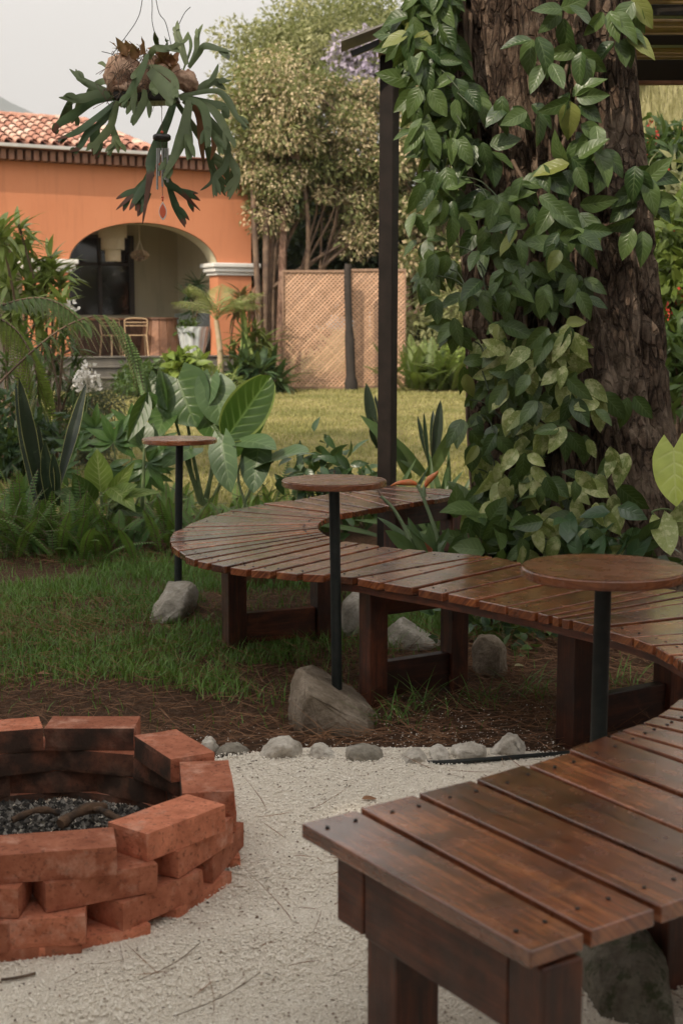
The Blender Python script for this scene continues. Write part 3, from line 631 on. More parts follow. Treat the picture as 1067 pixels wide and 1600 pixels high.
# ================================================================== FIRE PIT (dry-stacked bricks: each one lifts away)
PC = np.array([-.83, 3.64]); BL, BW_, BH = .27, .135, .0705
def brick(c, ang, z, label, mat='soot', L=BL, tilt=0.0, sx=1.0):
    bm = bmesh.new(); bmesh.ops.create_cube(bm, size=1)
    for v in bm.verts: v.co = Vector((v.co.x * L * sx, v.co.y * BW_, v.co.z * (BH - .002)))
    bmesh.ops.subdivide_edges(bm, edges=bm.edges[:], cuts=5, use_grid_fill=True)
    sd_ = random.random() * 50
    for v in bm.verts:
        e = sum(1 for k, h_ in enumerate((L * sx / 2, BW_ / 2, BH / 2 - .001)) if abs(abs(v.co[k]) - h_) < 1e-4)
        q = v.co * 22 + Vector((sd_, 0, 0)); f = mnoise.noise(q)
        if e >= 2: v.co *= 1 - (.012 + max(0, f) * .035)
        else: v.co += v.co.normalized() * f * .0015
    Mx = Matrix.Translation((0, 0, 0)) @ Matrix.Rotation(R(ang), 4, 'Z') @ Matrix.Rotation(tilt, 4, 'X')
    V = np.array([Mx @ v.co for v in bm.verts]); mb = MB(); mb.add(V + np.array([c[0], c[1], z]), [[v.index for v in f.verts] for f in bm.faces], np.tile([0, 0, random.random()], (len(V), 1))); bm.free()
    return tag(mb.build('fire_pit_brick', M[mat], loc=(c[0], c[1], z)), label, 'brick', 'bricks stacked in the fire pit ring')
ZT = .245
def quadbrick(cs, label):
    P = [at(*p, ZT)[:2] for p in cs]; c = sum(P) / 4; d = nrm((P[2] - P[3]) + (P[1] - P[0])); brick(c, math.degrees(math.atan2(d[1], d[0])), ZT - BH / 2, label)
quadbrick([(167, 1283), (296, 1240), (350.6, 1255), (229, 1304)], 'top course brick set diagonally at the front right of the fire pit')
quadbrick([(279, 1187), (268 - 65, 1144), (268, 1134), (340, 1183)], 'top course brick with chipped lower edge at the back right of the fire pit')
quadbrick([(72, 1139), (201, 1139), (225, 1117), (84, 1117)], 'top course brick lying straight across the back of the fire pit')
quadbrick([(283, 1240), (280, 1188), (358, 1186), (369, 1237)], 'top course brick standing end on at the right of the fire pit')
quadbrick([(-5, 1303), (178, 1291), (184, 1322), (-5, 1338)], 'top course brick straight across the front of the fire pit')
quadbrick([(-70, 1148), (60, 1139), (42, 1119), (-60, 1128)], 'top course brick at the back left, cut by the photo edge')
names = ['front', 'front right', 'right', 'back right', 'back', 'back left', 'left', 'front left']
def sect(a): return names[int(((a + 90 + 22.5) % 360) // 45)]
for course, (off, z) in enumerate([(-92, ZT - 1.5 * BH), (-77, ZT - 2.5 * BH), (-60, ZT - 3.42 * BH)]):
    cn = ['second course', 'third course', 'half buried bottom course'][course]; seen = {}
    for k in range(11):
        a = off + k * (34.2 if course else 33.6) + random.uniform(-1.2, 1.2); rad = (.525, .548, .55)[course]; c = PC + np.array([.478 * math.cos(R(a)), rad * math.sin(R(a))])
        if c[0] < -1.25: continue
        s_ = sect(a); seen[s_] = seen.get(s_, 0) + 1
        th = {'front': 'near the photo bottom', 'right': 'beside the open gravel'}.get(s_, '')
        extra = '' if seen[s_] == 1 else ', next further round'
        brick(c, a + 90 + random.uniform(-5, 5), z + (.002 if course < 2 else 0), f'{cn} brick at the {s_} of the fire pit{extra}')
for (a, rd), lb in [((-75, .0), ''), ]: pass
# ash, charcoal and half burnt logs
mb = MB(); n = 6000; r = .44 * np.sqrt(rng.random(n)); a = rng.random(n) * 6.283; P = np.column_stack([PC[0] + r * np.cos(a), PC[1] + r * np.sin(a), .03 + .035 * (1 - r / .4) * rng.random(n)])
B = oct_[None] * (rng.random((n, 6, 1)) * .7 + .6) * (.004 + .008 * rng.random(n) ** 2)[:, None, None]; V = B + P[:, None]; A = np.zeros((n, 6, 3)); A[:, :, 2] = rng.random(n)[:, None]
of8 = np.array([[0, 1, 4], [1, 2, 4], [2, 3, 4], [3, 0, 4], [1, 0, 5], [2, 1, 5], [3, 2, 5], [0, 3, 5]])
mb.add(V.reshape(-1, 3), (of8[None] + (np.arange(n) * 6)[:, None, None]).reshape(-1, 3), A.reshape(-1, 3))
m = NT('ash_char'); v_, x_ = m.luv(); m.col(m.ramp(x_[2], [(0, (.012, .011, .010)), (.55, (.05, .045, .04)), (.7, (.14, .125, .11)), (1, (.32, .30, .27))])); m.rough(.95)
tag(mb.build('ash_and_charcoal', m.m), 'grey ash and black charcoal bits inside the fire pit', 'ash', None, 'stuff')
M['log'] = simple('charred_log', (.16, .09, .05), (.015, .012, .010), .9, 14, .6, .01)
for (p0, p1, r_, lb) in [((95, 1288), (165, 1262), .015, 'charred log end with pale broken wood inside the fire pit'), ((20, 1282), (95, 1270), .010, 'thin burnt branch at the left inside the fire pit'), ((120, 1268), (190, 1283), .010, 'short half burnt stick leaning on the pit bricks')]:
    a_, b_ = at(*p0, .07), at(*p1, .075); mb = MB(); q = smoothpts([a_, (a_ + b_) / 2 + np.array([0, .01, .015]), b_], 5); tube(mb, q, r_ * (1 + .18 * rng.normal(size=len(q))), 9)
    tag(mb.build('firewood', M['log'], loc=a_), lb, 'firewood', 'burnt wood in the pit')

# bricks edging beyond the bench and plank behind the legs
for k in range(6):
    p = at(641 + k * 10.5, 838 + k * 1.2, 0); mb = MB(); box(mb, (p[0], 8.6 + .01 * k, .06), (.044, .1, .15), rz=.1 * random.uniform(-1, 1), bev=.006, rnd=random.random(), jit=.001)
    tag(mb.build('edging_brick', M['brick'], loc=(p[0], 8.6, 0)), ['upright edging brick directly beside the back bench leg', 'second upright edging brick from the back bench leg', 'third upright edging brick, in the middle of its row', 'fourth upright edging brick, behind the pale flower stalk', 'fifth upright edging brick, next to last before the dark leg', 'last upright edging brick, against the dark leg by the vine'][k], 'brick', 'bricks standing on end behind the bench')
mb = MB(); beam(mb, at(362, 944, .04) + [0, .75, .03], at(478, 938, .04) + [0, .8, .03], .04, .17, rnd=.2)
tag(mb.build('timber_plank', M['furn'], loc=at(420, 940, 0)), 'weathered reddish timber plank lying in the grass behind the bench legs', 'plank')

# litter bits on gravel
mb = MB(); n = 420; P = np.column_stack([rng.uniform(-1.3, 1.2, n), rng.uniform(2.1, 4.7, n)]); P = P[in_gravel(P[:, 0], P[:, 1], .03)]; n = len(P)
leaves(mb, np.column_stack([P, np.full(n, .019)]), rdir(n) * [1, 1, .1], rdir(n, 3), .006 + .02 * rng.random(n) ** 3, .006, 'ovate', .2, .2, nt=3, ns=2)
tag(mb.build('gravel_litter', simple('dark_litter', (.12, .08, .05), (.05, .035, .025), .9, 9, 0)), 'small dark leaf crumbs scattered over the gravel', 'litter', None, 'stuff')

# ================================================================== HOUSE
FP = np.array([-6.84, 28.5, 0.]); FD = nrm(np.array([3.9, 2.1, 0])); FN = np.array([-FD[1], FD[0], 0])   # along facade, into the house
def H(s, dep, z): return FP + FD * s + FN * dep + np.array([0, 0, z])
def fac(px, py, dep=0.0):
    D = ray(px, py); A = np.array([[FD[0], -D[0]], [FD[1], -D[1]]]); b = -(FP + FN * dep)[:2]; s, u = np.linalg.solve(A, b); return s, CH + u * D[2]
HM = np.stack([FD, FN, [0, 0, 1]], 1)
def hbox(mb, s0, s1, d0, d1, z0, z1, bev=.01, rnd=.5, au=0): box(mb, H((s0 + s1) / 2, (d0 + d1) / 2, (z0 + z1) / 2), (s1 - s0, d1 - d0, z1 - z0), bev=bev, rnd=rnd, M=HM, axis_u=au)
house = thing('house', H(3, 0, .15), 'terracotta orange house with arched porch, white pillar caps and tiled roof', 'house')
ZF, ZTOP, TH = .80, 4.68, .46
S0, S1 = 1.5, 4.78; SPR = 2.70; RISE = .88
def archz(s, a, b, rise): u = (s - (a + b) / 2) / ((b - a) / 2); return SPR + rise * math.sqrt(max(0, 1 - u * u))
def wall_mesh():
    mb = MB()
    def col(sa, sb, za0, zb0):     # solid column between stations
        for d in (0, TH):
            mb.add([H(sa, d, za0), H(sb, d, zb0), H(sb, d, ZTOP), H(sa, d, ZTOP)], [[0, 1, 2, 3]])
        mb.add([H(sa, 0, za0), H(sb, 0, zb0), H(sb, TH, zb0), H(sa, TH, za0)], [[0, 1, 2, 3]])
    def arch(a, b, rise):
        st = (a + b) / 2 - (b - a) / 2 * np.cos(np.linspace(0, np.pi, 41))
        for i in range(40): col(st[i], st[i + 1], archz(st[i], a, b, rise) + .0, archz(st[i + 1], a, b, rise))
    arch(S0, S1, RISE); arch(-3.6, .67, .95)
    for a, b in ((.67, 1.5), (4.78, 5.56), (-6, -3.6)):
        hbox(mb, a, b, 0, TH, .0, ZTOP, 0)
    hbox(mb, 5.26, 5.555, TH, 6, 0, ZTOP, 0)
    return mb
wall_mesh().build('front_wall', M['orange'], house)
# cream lining of the arches
mb = MB()
for a, b, rise in ((S0, S1, RISE), (-3.6, .67, .95)):
    st = (a + b) / 2 - (b - a) / 2 * .998 * np.cos(np.linspace(0, np.pi, 41)); V = []
    for s in st: z = archz(s, a, b, rise) - .012; s_ = s + (.012 if s < (a + b) / 2 else -.012); V += [H(s_, .004, z), H(s_, TH + .01, z)]
    mb.add(V, [[2 * i, 2 * i + 1, 2 * i + 3, 2 * i + 2] for i in range(40)], None, True)
mb.build('arch_lining', M['cream'], house)
for a, b, lab in ((.67, 1.5, None), (4.78, 5.56, None)):
    mb = MB(); hbox(mb, a - .12, b + .12, -.10, TH + .10, 2.60, 2.69, .02); hbox(mb, a - .17, b + .17, -.15, TH + .15, 2.693, 2.79, .025); hbox(mb, a - .06, b + .06, -.05, TH + .05, 2.53, 2.597, .015); mb.build('pillar_cap', M['white'], house)
mb = MB(); DB = 3.1
hbox(mb, -6, 5.25, DB, DB + .2, ZF, 4.2, 0); hbox(mb, 5.1, 5.25, TH, DB, ZF, 4.2, 0); hbox(mb, -6, 5.25, TH + .003, DB + .2, 4.2, 4.35, 0); mb.build('porch_wall', M['cream'], house)
mb = MB(); hbox(mb, -6, 5.25, -.30, DB, .15, ZF, .02); hbox(mb, .8, 5.1, -.66, -.303, .15, .61, .02); hbox(mb, .9, 4.7, -1.02, -.663, .1, .40, .02); hbox(mb, -6, 5.27, -.34, -.10, ZF + .003, ZF + .04, .01); hbox(mb, .76, 5.14, -.70, -.36, .613, .65, .01); hbox(mb, .86, 4.74, -1.06, -.72, .403, .44, .01); mb.build('porch_steps', M['step'], house)
# dark window + frame on porch back wall
s_a, _ = fac(108, 430, DB); s_b, _ = fac(203, 430, DB); _, z_t = fac(160, 372, DB); _, z_b = fac(160, 492, DB)
mb = MB(); s_a -= .8; hbox(mb, s_a, s_b - .02, DB - .03, DB - .005, z_b, z_t, 0); win = mb.build('window_pane', M['dark'], house)
win.data.materials[0] = simple('window_glass', (.012, .011, .010), (.02, .018, .015), .08, 1, 0)
mb = MB(); 
for a, b, c, d in ((s_a, s_b, z_t - .0, z_t + .07), (s_b - .02, s_b + .09, z_b, z_t + .07), ((s_a + s_b) / 2 + .35, (s_a + s_b) / 2 + .43, z_b, z_t - .003), (s_a, s_b - .023, z_t - .62, z_t - .55)): hbox(mb, a, b, DB - .07, DB - .033, c, d, .004)
mb.build('window_frame', simple('dark_frame', (.045, .03, .02), (.03, .02, .014), .5, 4, 0), house)
# light wainscot beside the planter
s_, z_ = fac(322, 480, 1.9); mb = MB(); hbox(mb, 5.0, 5.097, TH + .01, DB - .01, ZF, 1.75, .01); mb.build('wainscot', M['pot'], house)
# roof
EZ, RZ, RD = 4.96, 5.82, 2.15
mb = MB(); nrow = 9
SE = fac(224, 243)[0]; SR = fac(182, 203, 1.95)[0]
cols = np.arange(-5.4, 5.8, .235)
for s in cols:
    for r_ in range(nrow):
        t0, t1 = r_ / nrow, (r_ + 1.12) / nrow
        smax = 3.15 - .55 * t0
        if s > smax: continue
        k = 8; rn = rng.random() ** 1.1
        for m_, (half, rad, zz) in enumerate(((np.linspace(0, np.pi, k), .078, .0), )):
            V = []; ds = rng.normal() * .006
            for t, rr_ in ((t0, rad * 1.06), (t1, rad * .9)):
                for a in half: V.append(H(s + ds + math.cos(a) * rr_ * 1.15, -.42 + t * (RD + .42), EZ + t * (RZ - EZ) + math.sin(a) * rr_ + .02 * (1 - t / 99) + (.02 if t == t0 else 0)))
            F = [[i, i + 1, k + i + 1, k + i] for i in range(k - 1)]; mb.add(V, F, np.tile([0, 0, rn], (len(V), 1)), True)
            V2 = [H(s + .1175 - .07, -.42 + t0 * (RD + .42), EZ + t0 * (RZ - EZ) - .0), H(s + .1175 + .07, -.42 + t0 * (RD + .42), EZ + t0 * (RZ - EZ)), H(s + .1175 + .07, -.42 + t1 * (RD + .42), EZ + t1 * (RZ - EZ) + .01), H(s + .1175 - .07, -.42 + t1 * (RD + .42), EZ + t1 * (RZ - EZ) + .01)]
            mb.add(V2, [[0, 1, 2, 3]], np.tile([0, 0, rng.random() * .5], (4, 1)))
# hip and ridge caps
def cap(a, b):
    n = max(2, int(np.linalg.norm(b - a) / .32))
    for i in range(n): tube(mb, [a + (b - a) * i / n, a + (b - a) * (i + 1.1) / n], [.10, .085], 10, rnd=rng.random())
cap(H(-5.5, RD, RZ + .03), H(2.6, RD, RZ + .03)); cap(H(2.6, RD, RZ + .03), H(3.2, -.42, EZ + .04))
roof = mb.build('roof', M['tile'], house)
mb = MB(); mb.add([H(-5.6, -.40, EZ - .03), H(3.2, -.40, EZ - .03), H(2.6, RD, RZ - .03), H(-5.6, RD, RZ - .03), H(-5.6, -.40, EZ - .06), H(5.8, -.40, EZ - .06), H(5.8, 6, EZ - .06), H(-5.6, 6, EZ - .06), H(3.2, 6, EZ - .03)],
    [[0, 1, 2, 3], [4, 5, 6, 7], [0, 4, 5, 1], [1, 8, 2]]); mb.build('roof_deck', M['tile'], house)
mb = MB(); hbox(mb, -5.6, 3.22, -.44, -.38, EZ - .055, EZ + .012, .006); mb.build('eave_gutter', simple('pale_gutter', (.5, .48, .45), (.42, .4, .37), .6, 5, 0), house)
mb = MB()
for s in np.arange(-5.5, 5.7, .165): hbox(mb, s, s + .105, -.27, TH, ZTOP + .003, ZTOP + .20, .008, rnd=rng.random())
hbox(mb, -5.6, 5.7, -.18, TH, ZTOP + .203, EZ - .062, .005)
mb.build('dentil_course', simple('dentil_brick', (.26, .13, .085), (.17, .09, .06), .9, 6, .3), house)

# porch furniture
def hp(px, py, dep): s, z = fac(px, py, dep); return s, z
def legbar(mb, a, b, r=.014): tube(mb, [a, b], r, 6)
s0, z0 = hp(252, 558, 1.0)
t = thing('porch_table', H(s0, 1.0, ZF), 'tall trapezoid porch table with flared slatted wooden base', 'table')
mb = MB(); a = np.linspace(0, 2 * np.pi, 14, endpoint=False)
for i in range(14):
    an = a[i]; c0, c1 = np.array([math.cos(an), math.sin(an)]), None
    w0, w1 = .46 * math.pi / 14, .33 * math.pi / 14
    for (r0, r1) in ((.46, .35),):
        tx = np.array([-math.sin(an), math.cos(an)]); P = []
        for rad, wd, z in ((r0, w0, ZF + .004), (r1, w1, ZF + .80)):
            for sg in (-1, 1):
                for th_ in (0, .03): q = c0 * (rad - th_) + tx * sg * wd * .97; P.append(H(s0 + q[0], 1.0 + q[1], z))
        mb.add(P, [[0, 2, 6, 4], [1, 5, 7, 3], [0, 4, 5, 1], [2, 3, 7, 6], [4, 6, 7, 5], [0, 1, 3, 2]], [[p[2], i * .1, rng.random() * .99] for p in P])
mb.build('base', M['furn'], t)
mb = MB(); tube(mb, [H(s0, 1.0, ZF + .80), H(s0, 1.0, ZF + .84)], .40, 32); mb.build('tabletop', M['furn'], t)
def chair(px, dep, rot, label):
    s, z = hp(px, 558, dep); t = thing('porch_chair', H(s, dep, ZF), label, 'chair', 'tan metal chairs on the porch')
    cr, sr = math.cos(rot), math.sin(rot)
    def L_(x, y, z): return H(s + x * cr - y * sr, dep + x * sr + y * cr, ZF + z)
    for x in (-.22, .22):
        for y in (-.2, .2):
            mb = MB(); legbar(mb, L_(x * 1.15, y * 1.25, 0), L_(x, y, .46), .017); mb.build('leg', M['chair'], t)
    mb = MB(); 
    for y in np.linspace(-.2, .2, 6): legbar(mb, L_(-.22, y, .46), L_(.22, y, .46), .012)
    for x in (-.22, .22): legbar(mb, L_(x, -.2, .46), L_(x, .2, .46), .014)
    mb.build('seat', M['chair'], t)
    mb = MB(); tube(mb, smoothpts([L_(-.22, .2, .46), L_(-.24, .24, .70), L_(-.21, .25, .80), L_(0, .25, .82), L_(.21, .25, .80), L_(.24, .24, .70), L_(.22, .2, .46)], 4), .014, 6)
    legbar(mb, L_(-.24, .24, .66), L_(.24, .24, .66), .012); legbar(mb, L_(-.24, .24, .73), L_(.24, .24, .73), .012); mb.build('backrest', M['chair'], t)
chair(212, .62, 2.9, 'tan metal porch chair with its backrest towards the trapezoid table')
chair(182, .75, .2, 'tan metal porch chair partly behind the drooping green frond')
s1, _ = hp(165, 540, 2.0)
t = thing('sideboard', H(s1, 2.0, ZF), 'low reddish wooden counter under the dark porch window', 'counter')
mb = MB(); hbox(mb, s1 - 1.1, s1 + 1.05, 1.8, 2.3, ZF + .003, ZF + .78, .01, .4); M['counter'] = woodmat('counter_wood', (.07, .03, .016), (.13, .06, .032), (.18, .09, .05), .6); mb.build('body', M['counter'], t)
mb = MB(); hbox(mb, s1 - 1.15, s1 + 1.1, 1.76, 2.34, ZF + .783, ZF + .83, .01, .8); mb.build('countertop', M['furn'], t)
mb = MB(); [hbox(mb, s1 - 1.05 + k * .52, s1 - .57 + k * .52, 1.775, 1.797, ZF + .06, ZF + .72, .006, rng.random(), 2) for k in range(4)]; mb.build('door_panels', M['counter'], t)
# fluted planter with plant
sp, _ = hp(302, 558, .62)
t = thing('planter', H(sp, .62, ZF), 'tall fluted pale planter at the right of the porch', 'planter')
mb = MB(); n = 48; zs_ = np.linspace(0, 1, 9); V = []
for k, z in enumerate(zs_):
    r0 = .22 + .13 * z ** .8
    for j in range(n): r_ = r0 * (1 + (.035 if j % 4 < 2 else -.03) * (0 if k in (0, 8) else 1)); a_ = j / n * 6.283; V.append(H(sp + r_ * math.cos(a_), .62 + r_ * math.sin(a_), ZF + .003 + .64 * z))
F = [[k * n + j, k * n + (j + 1) % n, (k + 1) * n + (j + 1) % n, (k + 1) * n + j] for k in range(8) for j in range(n)]
mb.add(V, F + [list(range(n - 1, -1, -1))]); 
V = [H(sp + .29 * math.cos(j / n * 6.283), .62 + .29 * math.sin(j / n * 6.283), ZF + .58) for j in range(n)]; mb.add(V, [list(range(n))]); mb.build('pot', M['pot'], t)
M['dk'] = leafmat('dark_leaf', (.022, .050, .022), (.050, .095, .036), None, trans=.2)
M['mid'] = leafmat('mid_green_leaf', (.045, .085, .022), (.10, .16, .045), None, trans=.25)
M['lime'] = leafmat('lime_leaf', (.13, .19, .03), (.26, .33, .075), None, trans=.3)
M['palm'] = leafmat('palm_leaf', (.22, .25, .08), (.36, .37, .15), None, trans=.3)
pl = thing('dracaena', H(sp, .62, ZF + .58), 'thin leaved dark plant growing in the fluted planter', 'plant')
mb = MB(); hd = []
for k, (dx, hz) in enumerate(((-.1, .75), (.16, 1.0), (.05, .45))):
    b = H(sp, .62, ZF + .55); e = H(sp + dx, .62 + .05 * k, ZF + .55 + hz); tube(mb, smoothpts([b, (b + e) / 2 + [.05, 0, 0], e], 4), .014, 6); hd.append(e)
mb.build('stem', M['stem_b'], pl)
mb = MB()
for e in hd: n = 60; leaves(mb, np.tile(e, (n, 1)), rdir(n, .25), rdir(n, 1), .36, .022, 'linear', .5, .2, nt=4, ns=1)
mb.build('foliage', M['dk'], pl)
pl = thing('croton', H(sp - .25, .4, ZF + .6), 'low yellow green leafy plant spilling over the fluted planter rim', 'plant')
mb = MB(); n = 90; leaves(mb, H(sp - .16, .50, ZF + .62) + rng.normal(size=(n, 3)) * [.1, .1, .07], rdir(n, .3), rdir(n, 1), .17, .07, 'lance', .3, .2, nt=3, ns=2); mb.build('foliage', M['mid'], pl)
# macrame lamp and hanging basket
def hang(px, py, dep): s, z = fac(px, py, dep); return s, z
sm, zt = hang(176, 346, 1.2); t = thing('pendant_lamp', H(sm, 1.2, 4.2), 'tiered cream macrame pendant lamp hanging under the porch arch', 'lamp')
mb = MB(); tube(mb, [H(sm, 1.2, 4.2), H(sm, 1.2, zt)], .008, 6); mb.build('cord', M['stem_b'], t)
mb = MB()
for (r_, a, b) in ((.29, 338, 371), (.235, 366, 390), (.155, 386, 408)):
    za, zb = fac(176, a, 1.2)[1], fac(176, b, 1.2)[1]; nn = 84
    for j in range(nn):
        an = j / nn * 6.283; q = (r_ + .004 * (j % 2)); x, y = q * math.cos(an), q * math.sin(an); ll = zb + rng.normal() * .006
        tube(mb, [H(sm + x, 1.2 + y, za), H(sm + x, 1.2 + y, ll)], .0095, 4, cap=False)
    tube(mb, [H(sm + r_ * math.cos(a_), 1.2 + r_ * math.sin(a_), za) for a_ in np.linspace(0, 6.283, 40)], .014, 6, cap=False)
mb.build('fringe_shade', M['macrame'], t)
sb, zb = hang(219, 402, .9); t = thing('hanging_basket', H(sb, .9, 4.2), 'small round hanging basket with dried flowers beside the macrame lamp', 'basket')
mb = MB(); tube(mb, [H(sb, .9, 4.2), H(sb, .9, zb + .35)], .007, 6)
for k in range(4): tube(mb, [H(sb, .9, zb + .35), H(sb + .15 * math.cos(k * 1.57 + .4), .9 + .15 * math.sin(k * 1.57 + .4), zb + .05)], .006, 5)
mb.build('hanging_cord', M['macrame'], t)
mb = MB(); bm = bmesh.new(); bmesh.ops.create_uvsphere(bm, u_segments=16, v_segments=8, radius=.11)
mb.add([H(sb + v.co.x, .9 + v.co.y, zb + min(v.co.z, .03) * .8) for v in bm.verts], [[v.index for v in f.verts] for f in bm.faces], None, True); bm.free(); mb.build('bowl', M['stem_b'], t)
mb = MB(); n = 260; d = rdir(n, .4); rhombs(mb, H(sb, .9, zb + .04) + d * [.15, .15, .07], d, rdir(n), .06, .04, rng.random(n)); mb.build('dried_flowers', leafmat('dried_flower', (.35, .22, .14), (.55, .42, .28), None, trans=.1), t)

# ================================================================== LATTICE SCREENS
def lattice(x0, x1, y0, y1, Yd, label, slope=0.0):
    A_, B_ = pt(x0, y1, Yd), pt(x1, y1, Yd); zb, ztp = gz(0, Yd), pt(x0, y0, Yd)[2]; wd = B_[0] - A_[0]; ht = ztp - zb
    t = thing('lattice_screen', (A_[0] + wd / 2, Yd, zb), label, 'lattice', 'lattice screens beyond the lawn'); mb = MB()
    pitch = .086; sw = .035
    for sg, yo in ((1, 0.0), (-1, .012)):
        c = -ht if sg > 0 else 0.0
        c0, c1 = (-ht, wd) if sg > 0 else (0, wd + ht)
        for q in np.arange(c0 + .02, c1, pitch):
            # line x = q + sg*z
            zs0, zs1 = 0.0, ht
            if sg > 0: za, zc = max(0, -q), min(ht, wd - q)
            else: za, zc = max(0, q - wd), min(ht, q)
            if zc - za < .03: continue
            a = np.array([A_[0] + q + sg * za, Yd + yo, zb + za]); b = np.array([A_[0] + q + sg * zc, Yd + yo, zb + zc])
            d = nrm(b - a); s_ = np.array([-d[2], 0, d[0]]) * sw / 2; th = np.array([0, .009, 0]); V = [a - s_, a + s_, b + s_, b - s_, a - s_ + th, a + s_ + th, b + s_ + th, b - s_ + th]
            L_ = np.linalg.norm(b - a); rn = rng.random() * .4 + .3
            mb.add(V, [[0, 1, 2, 3], [4, 7, 6, 5], [0, 3, 7, 4], [1, 5, 6, 2], [0, 4, 5, 1], [3, 2, 6, 7]], [[0, 0, rn], [0, .04, rn], [L_, .04, rn], [L_, 0, rn]] * 2)
    mb.build('lattice_slats', M['lattice'], t)
    mb = MB(); z_ = zb
    for a, b in (((A_[0], z_), (A_[0], z_ + ht)), ((B_[0], z_), (B_[0], z_ + ht)), ((A_[0], z_ + ht), (B_[0], z_ + ht)), ((A_[0], z_ + .03), (B_[0], z_ + .03))):
        beam(mb, (a[0], Yd - .02, a[1]), (b[0], Yd - .02, b[1]), .03, .05, up=(0, 1, 0) if a[0] == b[0] else (0, 0, 1))
    mb.build('frame', M['lattice'], t)
lattice(443, 541, 424, 603, 29.2, 'tan diamond lattice screen left of the dark palm trunk')
lattice(547, 632, 422, 603, 29.6, 'tan diamond lattice screen right of the dark palm trunk, behind the steel post')
t = thing('palm_trunk', pt(548, 603, 28.9), 'short dark tapering trunk standing between the two lattice screens', 'trunk')
mb = MB(); b = pt(549, 604, 28.8); b[2] = .1; e = pt(543, 440, 28.8); tube(mb, smoothpts([b, (b * .6 + e * .4), e, e + [.02, 0, .35]], 6), [.14] * 3 + [.10] * 5 + [.075] * 11, 10); mb.build('trunk', simple('black_trunk', (.022, .017, .013), (.035, .026, .02), .9, 6, .5, .02), t)

# ================================================================== PERGOLA
pg = thing('pergola', pt(604, 740, 8.9) * [1, 1, 0], 'dark steel post pergola with beams and a reed roof', 'pergola')
mb = MB(); xb = pt(604, 740, 8.9)[0]; xt = pt(609, 90, 8.9)[0]; hh = pt(604, 88, 8.9)[2]
M3 = Matrix.Identity(3); V = []
bm = bmesh.new(); bmesh.ops.create_cube(bm, size=1)
for v in bm.verts: tz = v.co.z + .5; v.co = Vector((xb + (xt - xb) * tz + v.co.x * .092, 8.9 + v.co.y * .10, -.05 + tz * (hh + .05)))
bmesh.ops.rotate(bm, verts=bm.verts, cent=(xb, 8.9, 0), matrix=Matrix.Rotation(R(-24), 3, 'Z')); bmesh.ops.bevel(bm, geom=bm.edges[:], offset=.004, segments=2, affect='EDGES')
mb.add([v.co for v in bm.verts], [[v.index for v in f.verts] for f in bm.faces]); bm.free(); mb.build('post', M['post'], pg)
mb = MB(); box(mb, (xt, 8.86, hh + .045), (.14, .22, .085), bev=.004, rnd=.8); mb.build('bracket_block', simple('pale_wood_block', (.50, .36, .25), (.40, .28, .19), .7, 9, .1), pg)
zbm = pt(1000, 130, 9.1)[2]
for Yb, zoff, th in ((9.1, 0, .135), (8.2, .05, .055), (7.45, .05, .055)):
    mb = MB(); x0 = xt if Yb > 9 else 1.28; beam(mb, (x0 + .1, Yb, zbm + zoff + th / 2), (5.2, Yb, zbm + zoff + th / 2 - (.0)), .08, th); mb.build('beam', M['dark'], pg)

mb = MB(); beam(mb, (xt + .1, 9.02, zbm - .012), (5.2, 9.02, zbm - .012), .05, .022, rnd=.5); mb.build('edge_trim', M['furn'], pg)
mb = MB()
for k, y in enumerate(np.arange(6.9, 9.9, .062)):
    zz = zbm + .175 + rng.normal() * .004; x0 = 1.5 if y < 8.3 else .55
    a = rng.normal() * .015
    tube(mb, [(x0, y, zz), (3.2, y + a + .10, zz + .01), (5.2, y + a * 2 + .22, zz)], .014 + .008 * rng.random(), 6, rnd=rng.random(), cap=True)
mb.build('reed_roof', leafmat('reed', (.34, .20, .11), (.62, .43, .27), None, trans=.45, rough=.7), pg)
mb = MB(); A_, B_ = pt(533, 72, 8.7), pt(700, 8, 8.7); nx = 60; V = []
for i in range(nx):
    u = i / (nx - 1)
    for y in (8.6, 8.95):
        V.append((A_[0] + (B_[0] - A_[0]) * u, y, A_[2] + (B_[2] - A_[2]) * u + .012 * math.sin(y * 1) + (y - 8.7) * .02))
V = np.array(V); V2 = V + [0, 0, .012]
mb.add(np.concatenate([V, V2]), [[2 * i, 2 * i + 1, 2 * i + 3, 2 * i + 2] for i in range(nx - 1)] + [[2 * nx + 2 * i, 2 * nx + 2 * i + 2, 2 * nx + 2 * i + 3, 2 * nx + 2 * i + 1] for i in range(nx - 1)] + [[2 * i, 2 * i + 2, 2 * nx + 2 * i + 2, 2 * nx + 2 * i] for i in range(nx - 1)] + [[0, 2 * nx, 2 * nx + 1, 1]])
mb.build('sheet_roof', simple('grey_sheet', (.26, .24, .22), (.18, .17, .16), .6, 4, .1), pg)
mb = MB(); beam(mb, A_ + [.06, .1, -.03], B_ + [0, .1, -.03], .04, .035); mb.build('rafter', M['dark'], pg)

